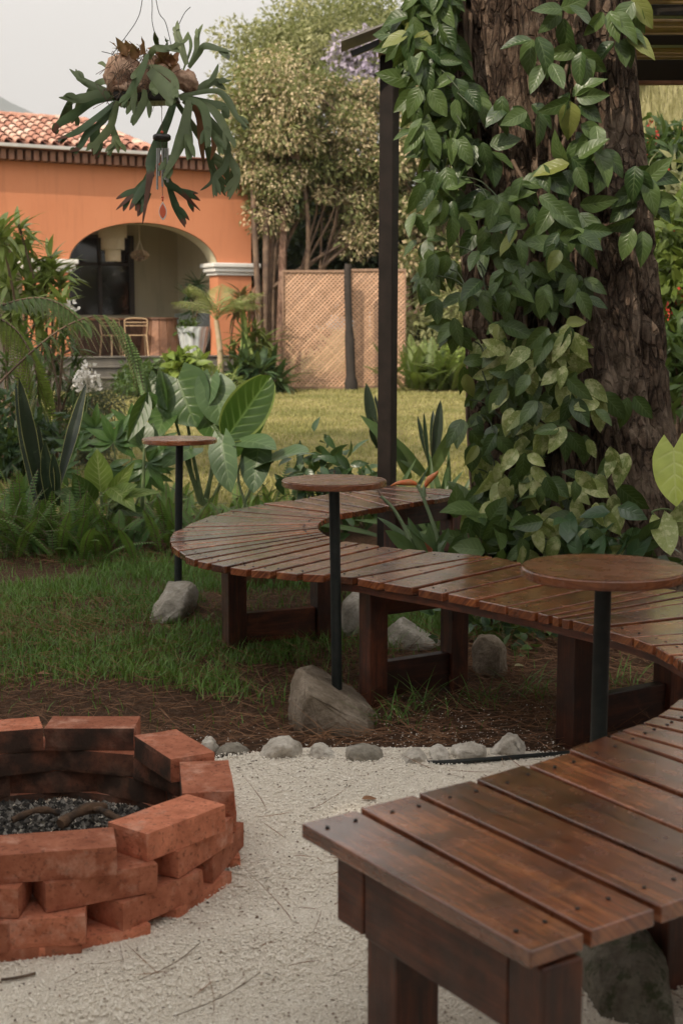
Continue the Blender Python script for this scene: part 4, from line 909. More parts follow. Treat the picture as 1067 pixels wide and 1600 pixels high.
# ================================================================== BIG TREE
TY_ = 7.15
big = thing('big_tree', (1.3, TY_ + .2, 0), 'huge leaning tree with deeply furrowed bark behind the bench, vine climbing it', 'tree')
def axis(z):   # centre and radius from measured outline
    zz = np.array([-.3, .0, .35, 1.0, 2.1, 3.03, 4.5, 6.5, 8.5]); cx = np.array([1.36, 1.33, 1.27, 1.17, 1.06, .94, .70, .35, .1]); r = np.array([1.0, .80, .60, .52, .475, .46, .45, .40, .3])
    return np.interp(z, zz, cx), np.interp(z, zz, r)
nz_, na = 420, 300; zs_ = np.linspace(-.2, 8.2, nz_) ; zs_ = np.concatenate([np.linspace(-.1, 3.4, 330), np.linspace(3.45, 8.3, 60)]); nz_ = len(zs_)
V = np.zeros((nz_, na, 3))
for i, z in enumerate(zs_):
    cx, r = axis(z)
    for j in range(na):
        a = j / na * 2 * math.pi; ca, sa = math.cos(a), math.sin(a)
        q = Vector((ca * 4.6, sa * 4.6, z * 1.35)); wv = mnoise.noise(Vector((ca * 1.3, sa * 1.3, z * .5)))
        rid = abs(mnoise.noise(q + Vector((wv, 0, wv)))) ; rid2 = abs(mnoise.noise(q * 2.3 + Vector((5, 1, 2)))); pl_ = mnoise.noise(Vector((ca * 9, sa * 9, z * 7)))
        rr = r * (1 + .05 * wv) - .075 * (1 - min(1, rid * 3.6)) - .034 * (1 - min(1, rid2 * 4)) + .010 * pl_ + .06 * r * math.cos(3 * a + 1) * max(0, 1 - z / .9)
        V[i, j] = (cx + rr * ca, TY_ + .1 + rr * sa, z)
i, j = np.meshgrid(np.arange(nz_ - 1), np.arange(na), indexing='ij')
F = np.stack([i * na + j, i * na + (j + 1) % na, (i + 1) * na + (j + 1) % na, (i + 1) * na + j], -1).reshape(-1, 4)
mb = MB(); mb.add(V.reshape(-1, 3), F, None, True); mb.build('trunk', M['bark'], big)
mb = MB(); top = np.array([.12, TY_ + .1, 8.1]); LB = [(-3.2, 4.6, 9.6), (3.6, 5.5, 10), (.5, 11.5, 10.6), (-2.2, 9.5, 11), (3.2, 9.8, 9.4), (-.4, 2.9, 10.3)]
for e in LB: tube(mb, smoothpts([top - [0, 0, .5], (top * .55 + np.array(e) * .45) + [0, 0, .7], e], 6), np.linspace(.24, .07, 13), 9)
mb.build('limbs', M['bark'], big)
mb = MB(); cl = np.concatenate([clumps((.3, 7.2, 10.8, 5.6, 5.6, 2.2), 95, .5, 1.0, .3)] + [clumps((*e, 1.2, 1.2, .9), 6, .4, .8) for e in LB]); cloud(mb, cl, 6000, .26, .5)
mb.build('crown', M['dk'], big)
# shade tree standing behind the photographer, towards the sun
def tree(name, base, h, crown, n, leaf, mat, label, ncl=50, r0=.4, r1=.8, tr=.16, lean=(0, 0), tmat=None, stems=1, group=None, surf=.2, asp=.45):
    t = thing(name, base, label, 'tree', group); mb = MB(); b = np.array(base, float); c = np.array(crown[:3])
    for k in range(stems):
        o_ = np.array([rng.normal() * .3 * (stems > 1), rng.normal() * .3 * (stems > 1), 0]); mid = (b + c) / 2 + [lean[0], lean[1], 0] + o_
        tube(mb, smoothpts([b + o_ * .5 - [0, 0, .1], mid, c + o_ * 2], 5), np.linspace(tr, tr * .5, 11), 8)
        for q in range(5):
            e = c + rdir(1, .3)[0] * np.array(crown[3:]) * .65; s_ = mid * .5 + c * .5 + o_; tube(mb, smoothpts([s_, (s_ + e) / 2 + [0, 0, .15], e], 4), np.linspace(tr * .45, tr * .12, 9), 6)
    mb.build('trunk', tmat or M['trunk_far'], t)
    mb = MB(); cloud(mb, clumps(crown, ncl, r0, r1, surf), n, leaf, asp); mb.build('crown', mat, t); return t
tree('shade_tree', (-6.6, -5.4, 0), 8, (-6.3, -4.4, 7.2, 4.8, 4.8, 3.0), 46000, .30, M['dk'], 'broad dark shade tree rising behind the photographer, left', 120, .5, 1.0, .3)
tree('shade_tree', (-9.5, 2.2, 0), 7, (-9.2, 2.6, 6.4, 3.2, 3.8, 2.8), 15000, .26, M['dk'], 'dark shade tree at the left edge of the garden', 50, .5, .9, .24)
tree('small_shade_tree', (-6.4, 9.6, 0), 6, (-5.6, 9.6, 6.2, 2.0, 2.2, 1.3), 4200, .26, M['dk'], 'small light crowned tree outside the left photo edge shading the lawn', 26, .35, .7, .12)

def added_hedge(x0, y0, x1, y1, h, dens, label):  # unseen wall of foliage, added to cut side light on the foreground
    n_ = int(max(abs(x1 - x0), abs(y1 - y0)) / .55) + 1; cs = []
    for k in range(n_):
        for z in np.arange(.4, h, .7): cs.append((x0 + (x1 - x0) * k / (n_ - 1) + rng.normal() * .15, y0 + (y1 - y0) * k / (n_ - 1) + rng.normal() * .15, z + rng.normal() * .1, rng.uniform(.5, .75)))
    mb = MB(); cloud(mb, np.array(cs), int(len(cs) * dens), .2, .5); t = thing('added_hedge', ((x0 + x1) / 2, (y0 + y1) / 2, 0), label, 'added_hedge', 'leaf screens added to close off side light behind the photographer'); mb.build('foliage', M['dk'], t)
    mb = MB(); [tube(mb, [(c[0], c[1], 0), (c[0], c[1], h * .7)], .03, 5) for c in cs[::11]]; mb.build('stems', M['stem_b'], t)
added_hedge(-7, -3.0, 7, -3.0, 6.5, 95, 'tall dark leaf screen added to block side light behind the photographer')
added_hedge(-4.6, -2.6, -4.6, 5.2, 4.2, 90, 'dark leaf screen added to block light along the left of the gravel, outside the photo')
added_hedge(4.4, -2.6, 4.4, 6.5, 4.4, 90, 'dark leaf screen added to block light along the right of the bench, outside the photo')

# ================================================================== CLIMBING VINE
vine = thing('climbing_vine', (1.0, TY_ - .6, 0), 'broad leaved green vine cloaking the furrowed trunk and spilling left of it', 'vine')
def surf_y(x, z):      # front of the trunk at this x
    cx, r = axis(z); u = (x - cx) / r
    return np.where(np.abs(u) < .97, TY_ + .1 - r * np.sqrt(np.clip(1 - u * u, 0, 1)), TY_ + .1 - r * .25)
LB_ = np.array([[-60, 632], [0, 630], [100, 628], [180, 640], [270, 655], [345, 640], [430, 660], [500, 700], [560, 722], [680, 728], [760, 748], [880, 742]])
RB_ = np.array([[-60, 700], [0, 690], [120, 720], [200, 745], [280, 800], [330, 925], [400, 915], [480, 900], [560, 915], [600, 950], [700, 950], [800, 940], [880, 1000]])
def sample_vine(n):
    out = []
    while len(out) < n:
        py = rng.uniform(-60, 885); l, r_ = np.interp(py, LB_[:, 0], LB_[:, 1]), np.interp(py, RB_[:, 0], RB_[:, 1]); px = rng.uniform(l, r_)
        if py < 300 and px > 735 and rng.random() < .8: continue
        if px > 930 and rng.random() < .45: continue
        if 765 < px < 900 and 240 < py < 300 and rng.random() < .7: continue
        out.append((px, py))
    return np.array(out)
def vleaves(mbs, pp, off0, off1, L0=.125, L1=.20, spread=.95, k=3):
    ctr = list(pp); pp = []; aa = []
    for c_ in ctr:
        kk = max(2, int(rng.integers(k - 1, k + 2))); a0 = -math.pi / 2 + rng.normal() * .4; sp = rng.uniform(.55, .9)
        for q in range(kk): pp.append((c_[0] + rng.normal() * 5, c_[1] + rng.normal() * 6)); aa.append(a0 + (q - (kk - 1) / 2) * sp + rng.normal() * .15)
    n = len(pp); P = []
    for px, py in pp:
        g = pt(px, py, TY_ - .5); y = float(surf_y(g[0], g[2])) - rng.uniform(off0, off1); P.append(pt(px, py, y))
    P = np.array(P); P[:, 1] -= rng.uniform(0, .05, n); a = np.array(aa); outw = rng.uniform(-.1, .5, n)
    D = np.column_stack([np.cos(a) * .9, -outw, np.sin(a)]); N = nrm(np.column_stack([rng.normal(size=n) * .6 - .12, np.full(n, -1.), .45 + rng.normal(size=n) * .5]))
    L = rng.uniform(L0, L1, n); wv = rng.uniform(.46, .60, n) * L
    var = (np.array(pp)[:, 1] > 470) & (rng.random(n) < np.interp(np.array(pp)[:, 1], [470, 560, 700, 880], [.08, .42, .52, .4])) & (np.array(pp)[:, 0] > 740)  # low right: more leaves in the brightened colour, painting sun dapple there
    P = P + nrm(D) * (L * .08)[:, None]
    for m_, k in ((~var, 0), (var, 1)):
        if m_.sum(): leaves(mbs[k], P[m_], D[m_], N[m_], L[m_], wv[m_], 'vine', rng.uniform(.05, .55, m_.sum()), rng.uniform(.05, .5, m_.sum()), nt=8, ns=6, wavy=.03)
    return P
mbs = [MB(), MB()]
P1 = vleaves(mbs, sample_vine(80), .05, .12, .09, .14)
P2 = vleaves(mbs, sample_vine(190), .10, .36, .095, .155)
# sprays standing on the open bark: whorls of 3-6 leaves
wh = [(826, 172, 4), (790, 160, 3), (745, 150, 1), (895, 155, 5), (905, 78, 5), (850, 95, 3), (890, 250, 5), (935, 240, 3), (805, 280, 4), (860, 318, 3), (895, 330, 5), (960, 62, 3), (965, 50, 2), (1000, 285, 4), (985, 262, 3), (1003, 300, 3), (880, 20, 5), (830, 60, 4), (950, 15, 4), (760, 235, 4), (770, 305, 5), (700, 235, 4), (930, 195, 3), (905, 205, 4), (840, 260, 3), (1000, 345, 2), (680, 60, 4), (640, 60, 6), (655, 130, 6), (985, 0, 4), (935, 610, 3), (985, 615, 3), (975, 700, 3), (960, 770, 4), (900, 800, 4), (945, 840, 5)]
for px, py, k in wh:
    vleaves(mbs, [(px, py)], .06, .16, .125, .18, .85, k)
mbs[0].build('foliage', M['vineleaf'], vine); mbs[1].build('variegated_sunlit_foliage', M['vinevarlit'], vine)
mb = MB()
def vstem(px_pts, off, r):
    q = []
    for px, py in px_pts: g = pt(px, py, TY_ - .5); q.append(pt(px, py, float(surf_y(g[0], g[2])) - off))
    q = smoothpts(q, 10); tube(mb, q, r * (1 + .12 * np.sin(np.arange(len(q)) * 1.9)), 7)
for s_ in ([(722, -60), (728, 60), (742, 140), (752, 250), (768, 330), (775, 450), (760, 600)], [(716, -60), (712, 60), (725, 150), (738, 260), (750, 340), (740, 480), (730, 640), (745, 860)], [(735, 20), (735, 130), (746, 230), (762, 300)],
           [(890, 90), (900, 160), (870, 260), (865, 400), (850, 520)], [(800, 250), (830, 330), (820, 500), (840, 700), (830, 870)], [(905, 0), (890, 80), (870, 180), (868, 250)], [(930, 400), (900, 560), (880, 700), (890, 880)]): vstem(s_, .035, .010)
for _ in range(26):
    y0 = rng.uniform(-40, 330); x0 = rng.uniform(700, 745); vstem([(x0, y0), (x0 + rng.normal() * 8, y0 + 60), (x0 + rng.normal() * 14, y0 + rng.uniform(90, 200))], rng.uniform(.02, .09), .0022)
mb.build('vine_stem', M['stem_b'], vine)
mb = MB()
for _ in range(26):
    py = rng.uniform(60, 800); l = np.interp(py, LB_[:, 0], LB_[:, 1]); x0 = np.interp(py, [0, 300, 800], [722, 755, 800]) + rng.normal() * 15; x1 = rng.uniform(l + 5, x0 - 10)
    q = [pt(x0, py + 40, TY_ - .42), pt((x0 + x1) / 2, py + 8, TY_ - .36), pt(x1, py, TY_ - .36)]; tube(mb, smoothpts(q, 4), .0038, 5)
mb.build('leaf_stalk', simple('dark_stalk', (.035, .05, .02), (.05, .07, .03), .6, 9, 0), vine)

# ================================================================== hero-leaf plants
def hero(mb, items, Y, prof, dz=0.0):
    """items: (bx,by,tx,ty,width_px,dy_tip,(nx,ny,nz),droop,fold,rnd)"""
    for it in items:
        bx, by, tx, ty, wp, dy, N, dr, fo, rn = it
        a, b = pt(bx, by, Y), pt(tx, ty, Y + dy); L = np.linalg.norm(b - a)
        N = nrm(np.array(N)); b2 = b + N * dr * L
        leaves(mb, a[None], nrm(b2 - a), N, np.linalg.norm(b2 - a), wp / FPX * Y, prof, dr, fo, rn, nt=12, ns=8, wavy=.012)
def stalks(mb, lines, Y, r):
    for ln in lines:
        q = [pt(p[0], p[1], Y + (p[2] if len(p) > 2 else 0)) for p in ln]; q = smoothpts(q, 5); tube(mb, q, np.linspace(r, r * .55, len(q)), 7)
def G(px, Y): p = pt(px, 700, Y); return (p[0], Y, float(gz(0, Y)))
M['ear'] = leafmat('elephant_ear_leaf', (.026, .072, .014), (.075, .14, .030), (.16, .24, .08), .45, .22, .38, freq=6)
M['ear_v'] = leafmat('blue_grey_leaf', (.055, .105, .040), (.10, .165, .065), (.20, .28, .13), .5, .15, .4, freq=6)
Y = 9.7
t = thing('elephant_ear', G(325, Y), 'tall elephant ear plant with big upright glossy leaves behind the farthest table', 'plant'); mb = MB()
hero(mb, [(278, 592, 308, 668, 92, -.1, (-.3, -1, .35), .12, .18, .1), (247, 588, 262, 640, 34, -.1, (-.7, -1, .2), .1, .5, .3), (370, 690, 420, 600, 52, .05, (.5, -.9, .1), .02, .2, .05),
          (318, 650, 346, 690, 44, -.1, (.2, -1, .4), .1, .2, .5), (262, 640, 246, 682, 46, -.15, (-.2, -1, .6), .2, .2, .7), (300, 700, 262, 724, 50, -.2, (-.1, -.8, .8), .3, .2, .4)], Y, 'heart')
mb.build('leaf_blades', M['ear'], t); mb = MB()
hero(mb, [(354, 684, 424, 586, 70, .1, (.3, -1, .25), -.03, .25, .25)], Y - .25, 'banana'); mb.build('upright_leaf_blade', leafmat('lit_ear_leaf', (.020, .060, .008), (.052, .12, .018), (.20, .32, .08), .5, .4, .36, freq=7, edge=(.2, .26, .06)), t); mb = MB()
hero(mb, [(334, 600, 348, 668, 64, -.08, (.1, -1, .35), .15, .2, .8), (330, 590, 318, 640, 40, -.05, (-.3, -1, .1), .1, .4, .4)], Y - .06, 'heart'); mb.build('pale_leaf_blades', M['ear_v'], t)
mb = MB(); stalks(mb, [[(318, 790), (300, 700), (282, 596)], [(322, 790), (335, 700), (336, 604)], [(328, 790), (350, 740), (356, 682)], [(314, 788), (292, 720), (270, 640)], [(320, 790), (300, 740), (296, 702)], [(318, 790), (345, 700), (372, 690)]], Y, .016); mb.build('stalks', M['stem_g'], t)
mb = MB(); hero(mb, [(232, 612, 200, 690, 30, -.1, (.4, -1, .2), -.05, .8, .1), (232, 612, 240, 640, 20, 0, (.4, -1, .2), -.05, .8, .1)], 9.2, 'lance')
tag(mb.build('folded_leaf', M['ear'], loc=G(215, 9.2)), 'dark folded pointed leaf rising left of the farthest table top', 'plant')
t = thing('taro_plant', G(430, 9.3), 'grey green taro with drooping broad leaves between the two back tables', 'plant'); mb = MB()
hero(mb, [(378, 690, 426, 700, 50, -.2, (0, -.55, 1), .25, .15, .6), (415, 722, 475, 704, 62, -.25, (.1, -.6, 1), .15, .15, .35), (404, 700, 396, 770, 50, -.1, (-.2, -1, .3), .1, .25, .1), (348, 690, 362, 770, 48, -.1, (-.4, -1, .3), .12, .3, .6)], 9.3, 'heart')
mb.build('leaf_blades', M['ear_v'], t); mb = MB(); stalks(mb, [[(382, 785), (405, 742), (428, 720)], [(388, 800), (372, 740), (392, 692)], [(378, 800), (395, 750), (404, 702)]], 9.3, .010); mb.build('stalks', simple('pale_stalk', (.22, .27, .14), (.15, .2, .09), .5, 10, 0), t)
# dieffenbachia
M['dief'] = leafmat('dieffenbachia_leaf', (.10, .17, .030), (.20, .28, .06), (.42, .46, .20), .75, .35, .36, freq=8)
M['dief_d'] = leafmat('dieffenbachia_dark', (.035, .08, .02), (.07, .12, .035), (.25, .30, .13), .6, .25, .36, freq=8)
Y = 9.25; t = thing('dieffenbachia', G(160, Y), 'dieffenbachia with yellow green veined leaves left of the farthest table', 'plant'); mb = MB()
hero(mb, [(158, 770, 152, 702, 46, -.05, (-.1, -1, .15), .05, .12, .8), (172, 790, 200, 760, 38, -.2, (.1, -.8, .6), .2, .2, .5), (168, 785, 240, 768, 26, -.2, (.1, -.7, .8), .2, .3, .6), (166, 780, 209, 724, 24, -.05, (.4, -1, .2), .1, .3, 1.), (170, 760, 205, 790, 34, -.25, (.2, -.8, .6), .25, .2, .8), (150, 800, 120, 812, 24, -.2, (-.2, -.8, .6), .2, .2, .2)], Y, 'lance')
mb.build('leaf_blades', M['dief'], t); mb = MB()
hero(mb, [(150, 790, 95, 770, 40, -.1, (-.2, -.9, .5), .2, .2, .2), (150, 785, 118, 745, 42, -.1, (-.4, -1, .2), .15, .2, .2), (170, 795, 232, 805, 26, -.2, (.1, -.8, .7), .2, .3, .3), (226, 702, 212, 648, 44, .1, (.1, -1, .2), .05, .2, .5), (222, 706, 240, 660, 40, .1, (.4, -1, .2), .05, .2, .3)], Y, 'lance'); mb.build('dark_leaf_blades', M['dief_d'], t)
mb = MB(); stalks(mb, [[(158, 850), (160, 800), (158, 768)], [(168, 850), (170, 810), (172, 788)], [(222, 820), (224, 760), (226, 700)]], Y, .016); mb.build('stalks', M['stem_g'], t)
# fatsia-like palmate leaves
M['fats'] = leafmat('fatsia_leaf', (.030, .085, .020), (.075, .15, .038), (.13, .2, .07), .4, .2, .35, freq=5)
Y = 10.0; t = thing('fatsia', G(190, Y), 'dark green palmate leaved bush with hand shaped leaves behind the dieffenbachia', 'plant'); mb = MB()
for cx, cy, r_, az, ny in ((178, 690, 46, 1.5, .6), (230, 740, 42, -1.2, .4), (150, 668, 40, 1.8, .5), (205, 668, 40, 1.2, .6), (232, 722, 44, -.8, .5), (120, 700, 34, 2.2, .6), (170, 730, 38, -1.6, .5), (250, 690, 30, .4, .5), (40, 770, 30, 1.2, .6), (95, 735, 32, 1, .6)):
    c = pt(cx, cy, Y - rng.uniform(0, .5)); k = 8
    for q in range(k):
        a = az + (q - (k - 1) / 2) * .62; D = np.array([math.cos(a), -.25, math.sin(a) * .75]); leaves(mb, c[None], D, (.05, -1, ny), r_ / FPX * Y * rng.uniform(.85, 1.1), .32 * r_ / FPX * Y, 'lance', .25, .2, rng.random(), nt=6, ns=4)
mb.build('foliage', M['fats'], t); mb = MB(); stalks(mb, [[(190, 830), (185, 760), (178, 690)], [(195, 830), (220, 770), (230, 735)], [(185, 830), (160, 740), (150, 668)], [(190, 830), (205, 740), (205, 668)]], Y, .010); mb.build('stalks', M['stem_g'], t)
# sansevierias
M['sans'] = leafmat('sansevieria_leaf', (.012, .022, .013), (.028, .048, .026), None, trans=.06, rough=.45, var=(.07, .09, .05), vth=.60, edge=(.24, .24, .09))
def sword(label, Y, items, gx, mat='sans'):
    t = thing('snake_plant', G(gx, Y), label, 'plant', 'snake plants in the bed'); mb = MB(); hero(mb, items, Y, 'sword'); mb.build('leaf_blades', M[mat], t)
sword('snake plant with two long dark blades crossing, at the left of the bed', 9.2, [(70, 800, 30, 590, 26, -.1, (.2, -1, .1), .03, .35, .1), (60, 800, 25, 600, 20, .1, (-.3, -1, .1), .03, .35, .2), (88, 772, 135, 600, 24, .1, (-.3, -1, .1), -.05, .35, .0), (66, 800, 72, 690, 22, 0, (.1, -1, .1), .03, .3, .6), (82, 805, 70, 692, 24, -.1, (.1, -1, .1), .03, .3, .8), (72, 800, 60, 660, 16, 0, (.1, -1, .1), .03, .3, .3), (92, 790, 84, 708, 20, -.1, (0, -1, .1), .02, .3, .9)], 75)
sword('slender snake plant standing behind the steel post', 10.2, [(590, 700, 572, 598, 22, 0, (-.2, -1, .1), .02, .35, .1), (592, 700, 586, 617, 14, .1, (0, -1, .1), .02, .35, .3), (594, 690, 578, 650, 12, -.1, (0, -1, .1), .02, .35, .9), (590, 700, 578, 672, 10, -.1, (0, -1, .1), .1, .35, .2), (600, 700, 618, 622, 14, .1, (.2, -1, .1), .02, .35, .4)], 595)
sword('snake plant with narrow upright blades between the steel post and the vine', 10.0, [(676, 735, 688, 625, 20, 0, (.1, -1, .1), .02, .4, .2), (678, 735, 676, 640, 14, .1, (-.1, -1, .1), .02, .4, .4), (672, 730, 652, 650, 10, 0, (-.3, -1, .1), .05, .4, .1), (670, 730, 662, 645, 8, -.1, (-.3, -1, .1), .05, .4, .6), (682, 730, 705, 680, 10, -.1, (.3, -1, .1), .05, .4, 1.)], 676)
# straplike / bird of paradise clumps
M['strap'] = leafmat('strap_leaf', (.045, .09, .035), (.10, .15, .06), (.16, .2, .1), .3, .2, .4, freq=1)
t = thing('strap_leaf_plant', G(660, 9.6), 'clump of arching strap leaves between the steel post and the tree', 'plant'); mb = MB(); n = 46
b = pt(662, 800, 9.6); b[2] = .02; a = rng.uniform(-1.3, 1.3, n)
leaves(mb, b + rng.normal(size=(n, 3)) * [.16, .12, .0], np.column_stack([np.sin(a), rng.normal(size=n) * .4 - .2, np.cos(a)]), np.column_stack([-np.cos(a) * .2, -np.ones(n), .6 + np.sin(a) * 0]), rng.uniform(.3, .62, n), rng.uniform(.028, .05, n), 'strap', rng.uniform(.1, .55, n), .3, nt=8, ns=2)
hero(mb, [(660, 740, 600, 680, 24, -.2, (-.2, -1, .4), .4, .2, .5), (668, 745, 700, 690, 20, -.2, (.3, -1, .4), .3, .2, 1.), (640, 748, 618, 700, 16, -.2, (0, -1, .4), .2, .2, .3)], 9.6, 'strap'); mb.build('foliage', M['strap'], t)
M['budo'] = simple('orange_bract', (.62, .13, .035), (.50, .20, .06), .4, 30, 0)
t = thing('heliconia', pt(660, 850, 6.6) * [1, 1, 0], 'two fleshy green stalks with orange pointed buds rising through the bench notch', 'plant')
mb = MB(); Y = 6.65; b0_ = pt(682, 880, Y); b0_[2] = .05
stalks(mb, [[(700, 960), (685, 850), (662, 780), (650, 755)], [(650, 950), (640, 850), (618, 800), (595, 775)], [(662, 776), (662, 765), (664, 757)]], Y, .012); mb.build('stalks', simple('fleshy_stalk', (.13, .18, .09), (.19, .24, .13), .5, 8, .1), t)
mb = MB()
for p in ([(652, 757), (640, 754), (622, 755), (610, 759)], [(663, 762), (670, 750), (680, 741), (684, 736)]): q = smoothpts([pt(*z, Y) for z in p], 5); tube(mb, q, np.concatenate([np.linspace(.006, .0155, 6), np.linspace(.0155, .0015, len(q) - 6)]), 8)
mb.build('flower_bud', M['budo'], t)
mb = MB(); tube(mb, smoothpts([pt(*z, Y) for z in ((604, 788), (597, 778), (592, 770), (590, 765))], 3), .003, 5); n = 14; leaves(mb, np.tile(pt(606, 790, Y), (n, 1)) + rng.normal(size=(n, 3)) * .015, rdir(n), rdir(n), .035, .008, 'lance', .3, .2, nt=3, ns=2); mb.build('dry_bract', M['stem_b'], t)
mb = MB(); hero(mb, [(650, 870, 608, 832, 24, -.1, (-.2, -.8, .6), .1, .3, .5), (668, 872, 640, 815, 16, 0, (-.4, -1, .3), .2, .3, .7), (690, 870, 668, 818, 18, 0, (.2, -1, .2), .1, .3, .6), (660, 870, 600, 815, 14, .1, (0, -.6, 1), .3, .3, .4), (675, 874, 700, 826, 16, 0, (.2, -1, .2), .1, .3, .6), (690, 870, 640, 826, 13, 0, (.2, -.7, .8), .35, .3, .6)], Y, 'strap'); mb.build('leaf_blades', M['strap'], t)
# right hand pothos leaves
M['neon'] = leafmat('neon_leaf', (.42, .52, .06), (.55, .62, .12), (.7, .72, .3), .35, .4, .35, freq=5)
t = thing('pothos', pt(1050, 850, 6.0) * [1, 1, 0], 'pothos with one large bright lime leaf at the right edge of the bench', 'plant'); mb = MB()
hero(mb, [(1052, 700, 1056, 790, 66, -.1, (-.35, -1, .2), .08, .2, .8)], 6.1, 'heart'); mb.build('lime_leaf_blade', M['neon'], t)
mb = MB(); hero(mb, [(1032, 812, 1046, 864, 42, -.1, (-.1, -1, .3), .15, .25, .8), (1080, 800, 1040, 812, 26, 0, (0, -1, .5), .15, .25, .8), (1070, 790, 1062, 840, 40, 0, (.2, -1, .3), .15, .25, .5)], 6.1, 'heart'); mb.build('variegated_leaf_blades', M['vinevarlit'], t)
mb = MB(); stalks(mb, [[(1090, 880), (1062, 800), (1052, 704)], [(1085, 860), (1050, 800), (1018, 800), (1032, 813)], [(1090, 850), (1082, 800)]], 6.12, .006); mb.build('stalks', M['stem_g'], t)

# ferns
def ferns(label, Y, cx, n, L0, L1, mat, ycap=None, spread=1.0, leaflet=.05, dens=25, name='sword_fern', base_w=.2, grp='ferns in the garden bed', up=.9):
    b = np.array(G(cx, Y)); t = thing(name, b, label, 'fern', grp); mb = MB(); st = MB(); PP = []; DD = []; NN = []; LL = []; RR = []
    for k in range(n):
        a = rng.uniform(0, 6.283); L = rng.uniform(L0, L1); th = rng.uniform(.05, .75) * spread; o = np.array([math.cos(a), math.sin(a), 0]); s0 = b + [rng.normal() * base_w, rng.normal() * base_w * .7, .02]
        u = np.linspace(0, 1, dens); X = np.sin(th) * u + .30 * u ** 2 * (th + .3); Z = up * np.cos(th) * u - .42 * u ** 2.2 * (th + .15)
        q = s0 + L * (o * X[:, None] + np.array([0, 0, 1.]) * Z[:, None]); T = nrm(np.gradient(q, axis=0)); S = nrm(np.cross(T, [0, 0, 1.])); Nn = np.cross(S, T); rn = rng.random()
        tube(st, q[::4], .0022, 4, cap=False); w_ = leaflet * np.sin(np.pi * np.clip(u * .93 + .07, 0, 1)) ** .7
        for sg in (-1, 1): PP.append(q[1:]); DD.append((S * sg + T * .35 - np.array([0, 0, .12]))[1:]); NN.append(Nn[1:]); LL.append(w_[1:]); RR.append(np.clip(rn + rng.normal(size=dens - 1) * .08, 0, 1))
    P = np.concatenate(PP); LL = np.concatenate(LL); leaves(mb, P, np.concatenate(DD), np.concatenate(NN), LL, .0155 * leaflet / .05, 'linear', .15, .15, np.concatenate(RR), nt=2, ns=1)
    mb.build('fronds', M[mat], t); st.build('rachis', M['stem_b'], t)
M['fern'] = leafmat('fern_green', (.050, .125, .026), (.14, .25, .055), None, trans=.35, rough=.5)
M['fern_l'] = leafmat('fern_light', (.09, .14, .030), (.17, .21, .05), None, trans=.3, rough=.5)
for lb, Y, cx, n, L0, L1 in [('dense sword fern at the left photo edge in front of the snake plant', 8.9, 14, 46, .42, .66), ('sword fern at the foot of the crossing snake plant blades', 8.8, 86, 40, .36, .60), ('low sword fern under the dieffenbachia leaves', 8.8, 168, 26, .22, .42), ('sword fern between the dieffenbachia and the farthest table pole', 9.3, 236, 34, .30, .50),
        ('fern spreading under the elephant ear stalks', 9.0, 312, 30, .28, .5), ('arching fern behind the curved bench below the taro', 9.5, 392, 30, .28, .46), ('upright fern behind the middle table top', 9.9, 455, 26, .34, .60), ('small fern beside the middle table, next to the glossy bush', 10.1, 545, 20, .26, .44), ('fern left of the strap leaves by the steel post', 9.9, 632, 26, .26, .44), ('fern right of the strap leaves at the edge of the vine', 9.9, 706, 26, .26, .46), ('fern at the left photo edge behind the first fern row', 10.2, 34, 34, .4, .66), ('fern behind the hand shaped leaves at the lawn edge', 10.6, 132, 24, .26, .42), ('fern on the lawn edge behind the elephant ear', 10.5, 262, 22, .26, .42), ('fern at the lawn edge between the taro and the glossy bush', 10.4, 425, 20, .24, .38)]:
    ferns(lb, Y, cx, n, L0, L1, 'fern')
def bush(name, label, cx, Y, z0, rx, ry, rz, n, leaf, asp, mat, cat='bush', prof=None, ncl=24, group=None, r0=.12, r1=.25, stem=True, surf=.3):
    b = np.array(G(cx, Y)); t = thing(name, b, label, cat, group); mb = MB(); cl = clumps((b[0], Y, b[2] + z0, rx, ry, rz), ncl, r0, r1, surf)
    if prof:
        idx = rng.integers(0, ncl, n); P = cl[idx, :3] + rng.normal(size=(n, 3)) * cl[idx, 3][:, None] * .5; P[:, 2] = np.maximum(P[:, 2], b[2] + .02)
        leaves(mb, P, rdir(n, .1) + [0, -.2, 0], nrm(rdir(n, .8) + [0, -.5, 0]), leaf * rng.uniform(.7, 1.2, n), leaf * asp * rng.uniform(.8, 1.2, n), prof, .3, .25, rng.random(n), nt=4, ns=2)
    else: cloud(mb, cl, n, leaf, asp)
    mb.build('foliage', mat, t)
    if stem:
        mb = MB()
        for k in range(9): e = cl[rng.integers(0, ncl), :3]; tube(mb, smoothpts([b + rng.normal(size=3) * [.06, .06, 0], (b + e) / 2 + rng.normal(size=3) * .04, e], 3), max(.006, rz * .02), 5)
        mb.build('stem', M['stem_b'], t)
    return t
M['gloss'] = leafmat('glossy_leaf', (.028, .065, .028), (.06, .11, .045), (.1, .15, .07), .3, .18, .3, freq=5)
bush('glossy_bush', 'low glossy leaved bush on the lawn edge behind the middle table', 525, 9.8, .34, .26, .22, .20, 150, .14, .42, M['gloss'], prof='ovate')
bush('ground_cover_plant', 'small round leaved plant in the dark under the bench by the tree', 760, 6.5, .14, .30, .25, .12, 130, .07, .6, M['gloss'], prof='ovate', cat='plant', stem=False)
bush('ground_cover_plant', 'leafy plant under the bench right of the upright brown rock', 835, 6.3, .14, .28, .22, .13, 130, .07, .6, M['mid'], prof='ovate', cat='plant', stem=False)
bush('leafy_plant', 'broad leaved plant at the foot of the vine behind the bench', 772, 6.75, .45, .16, .14, .18, 60, .17, .55, M['vineleaf'], prof='vine', cat='plant')
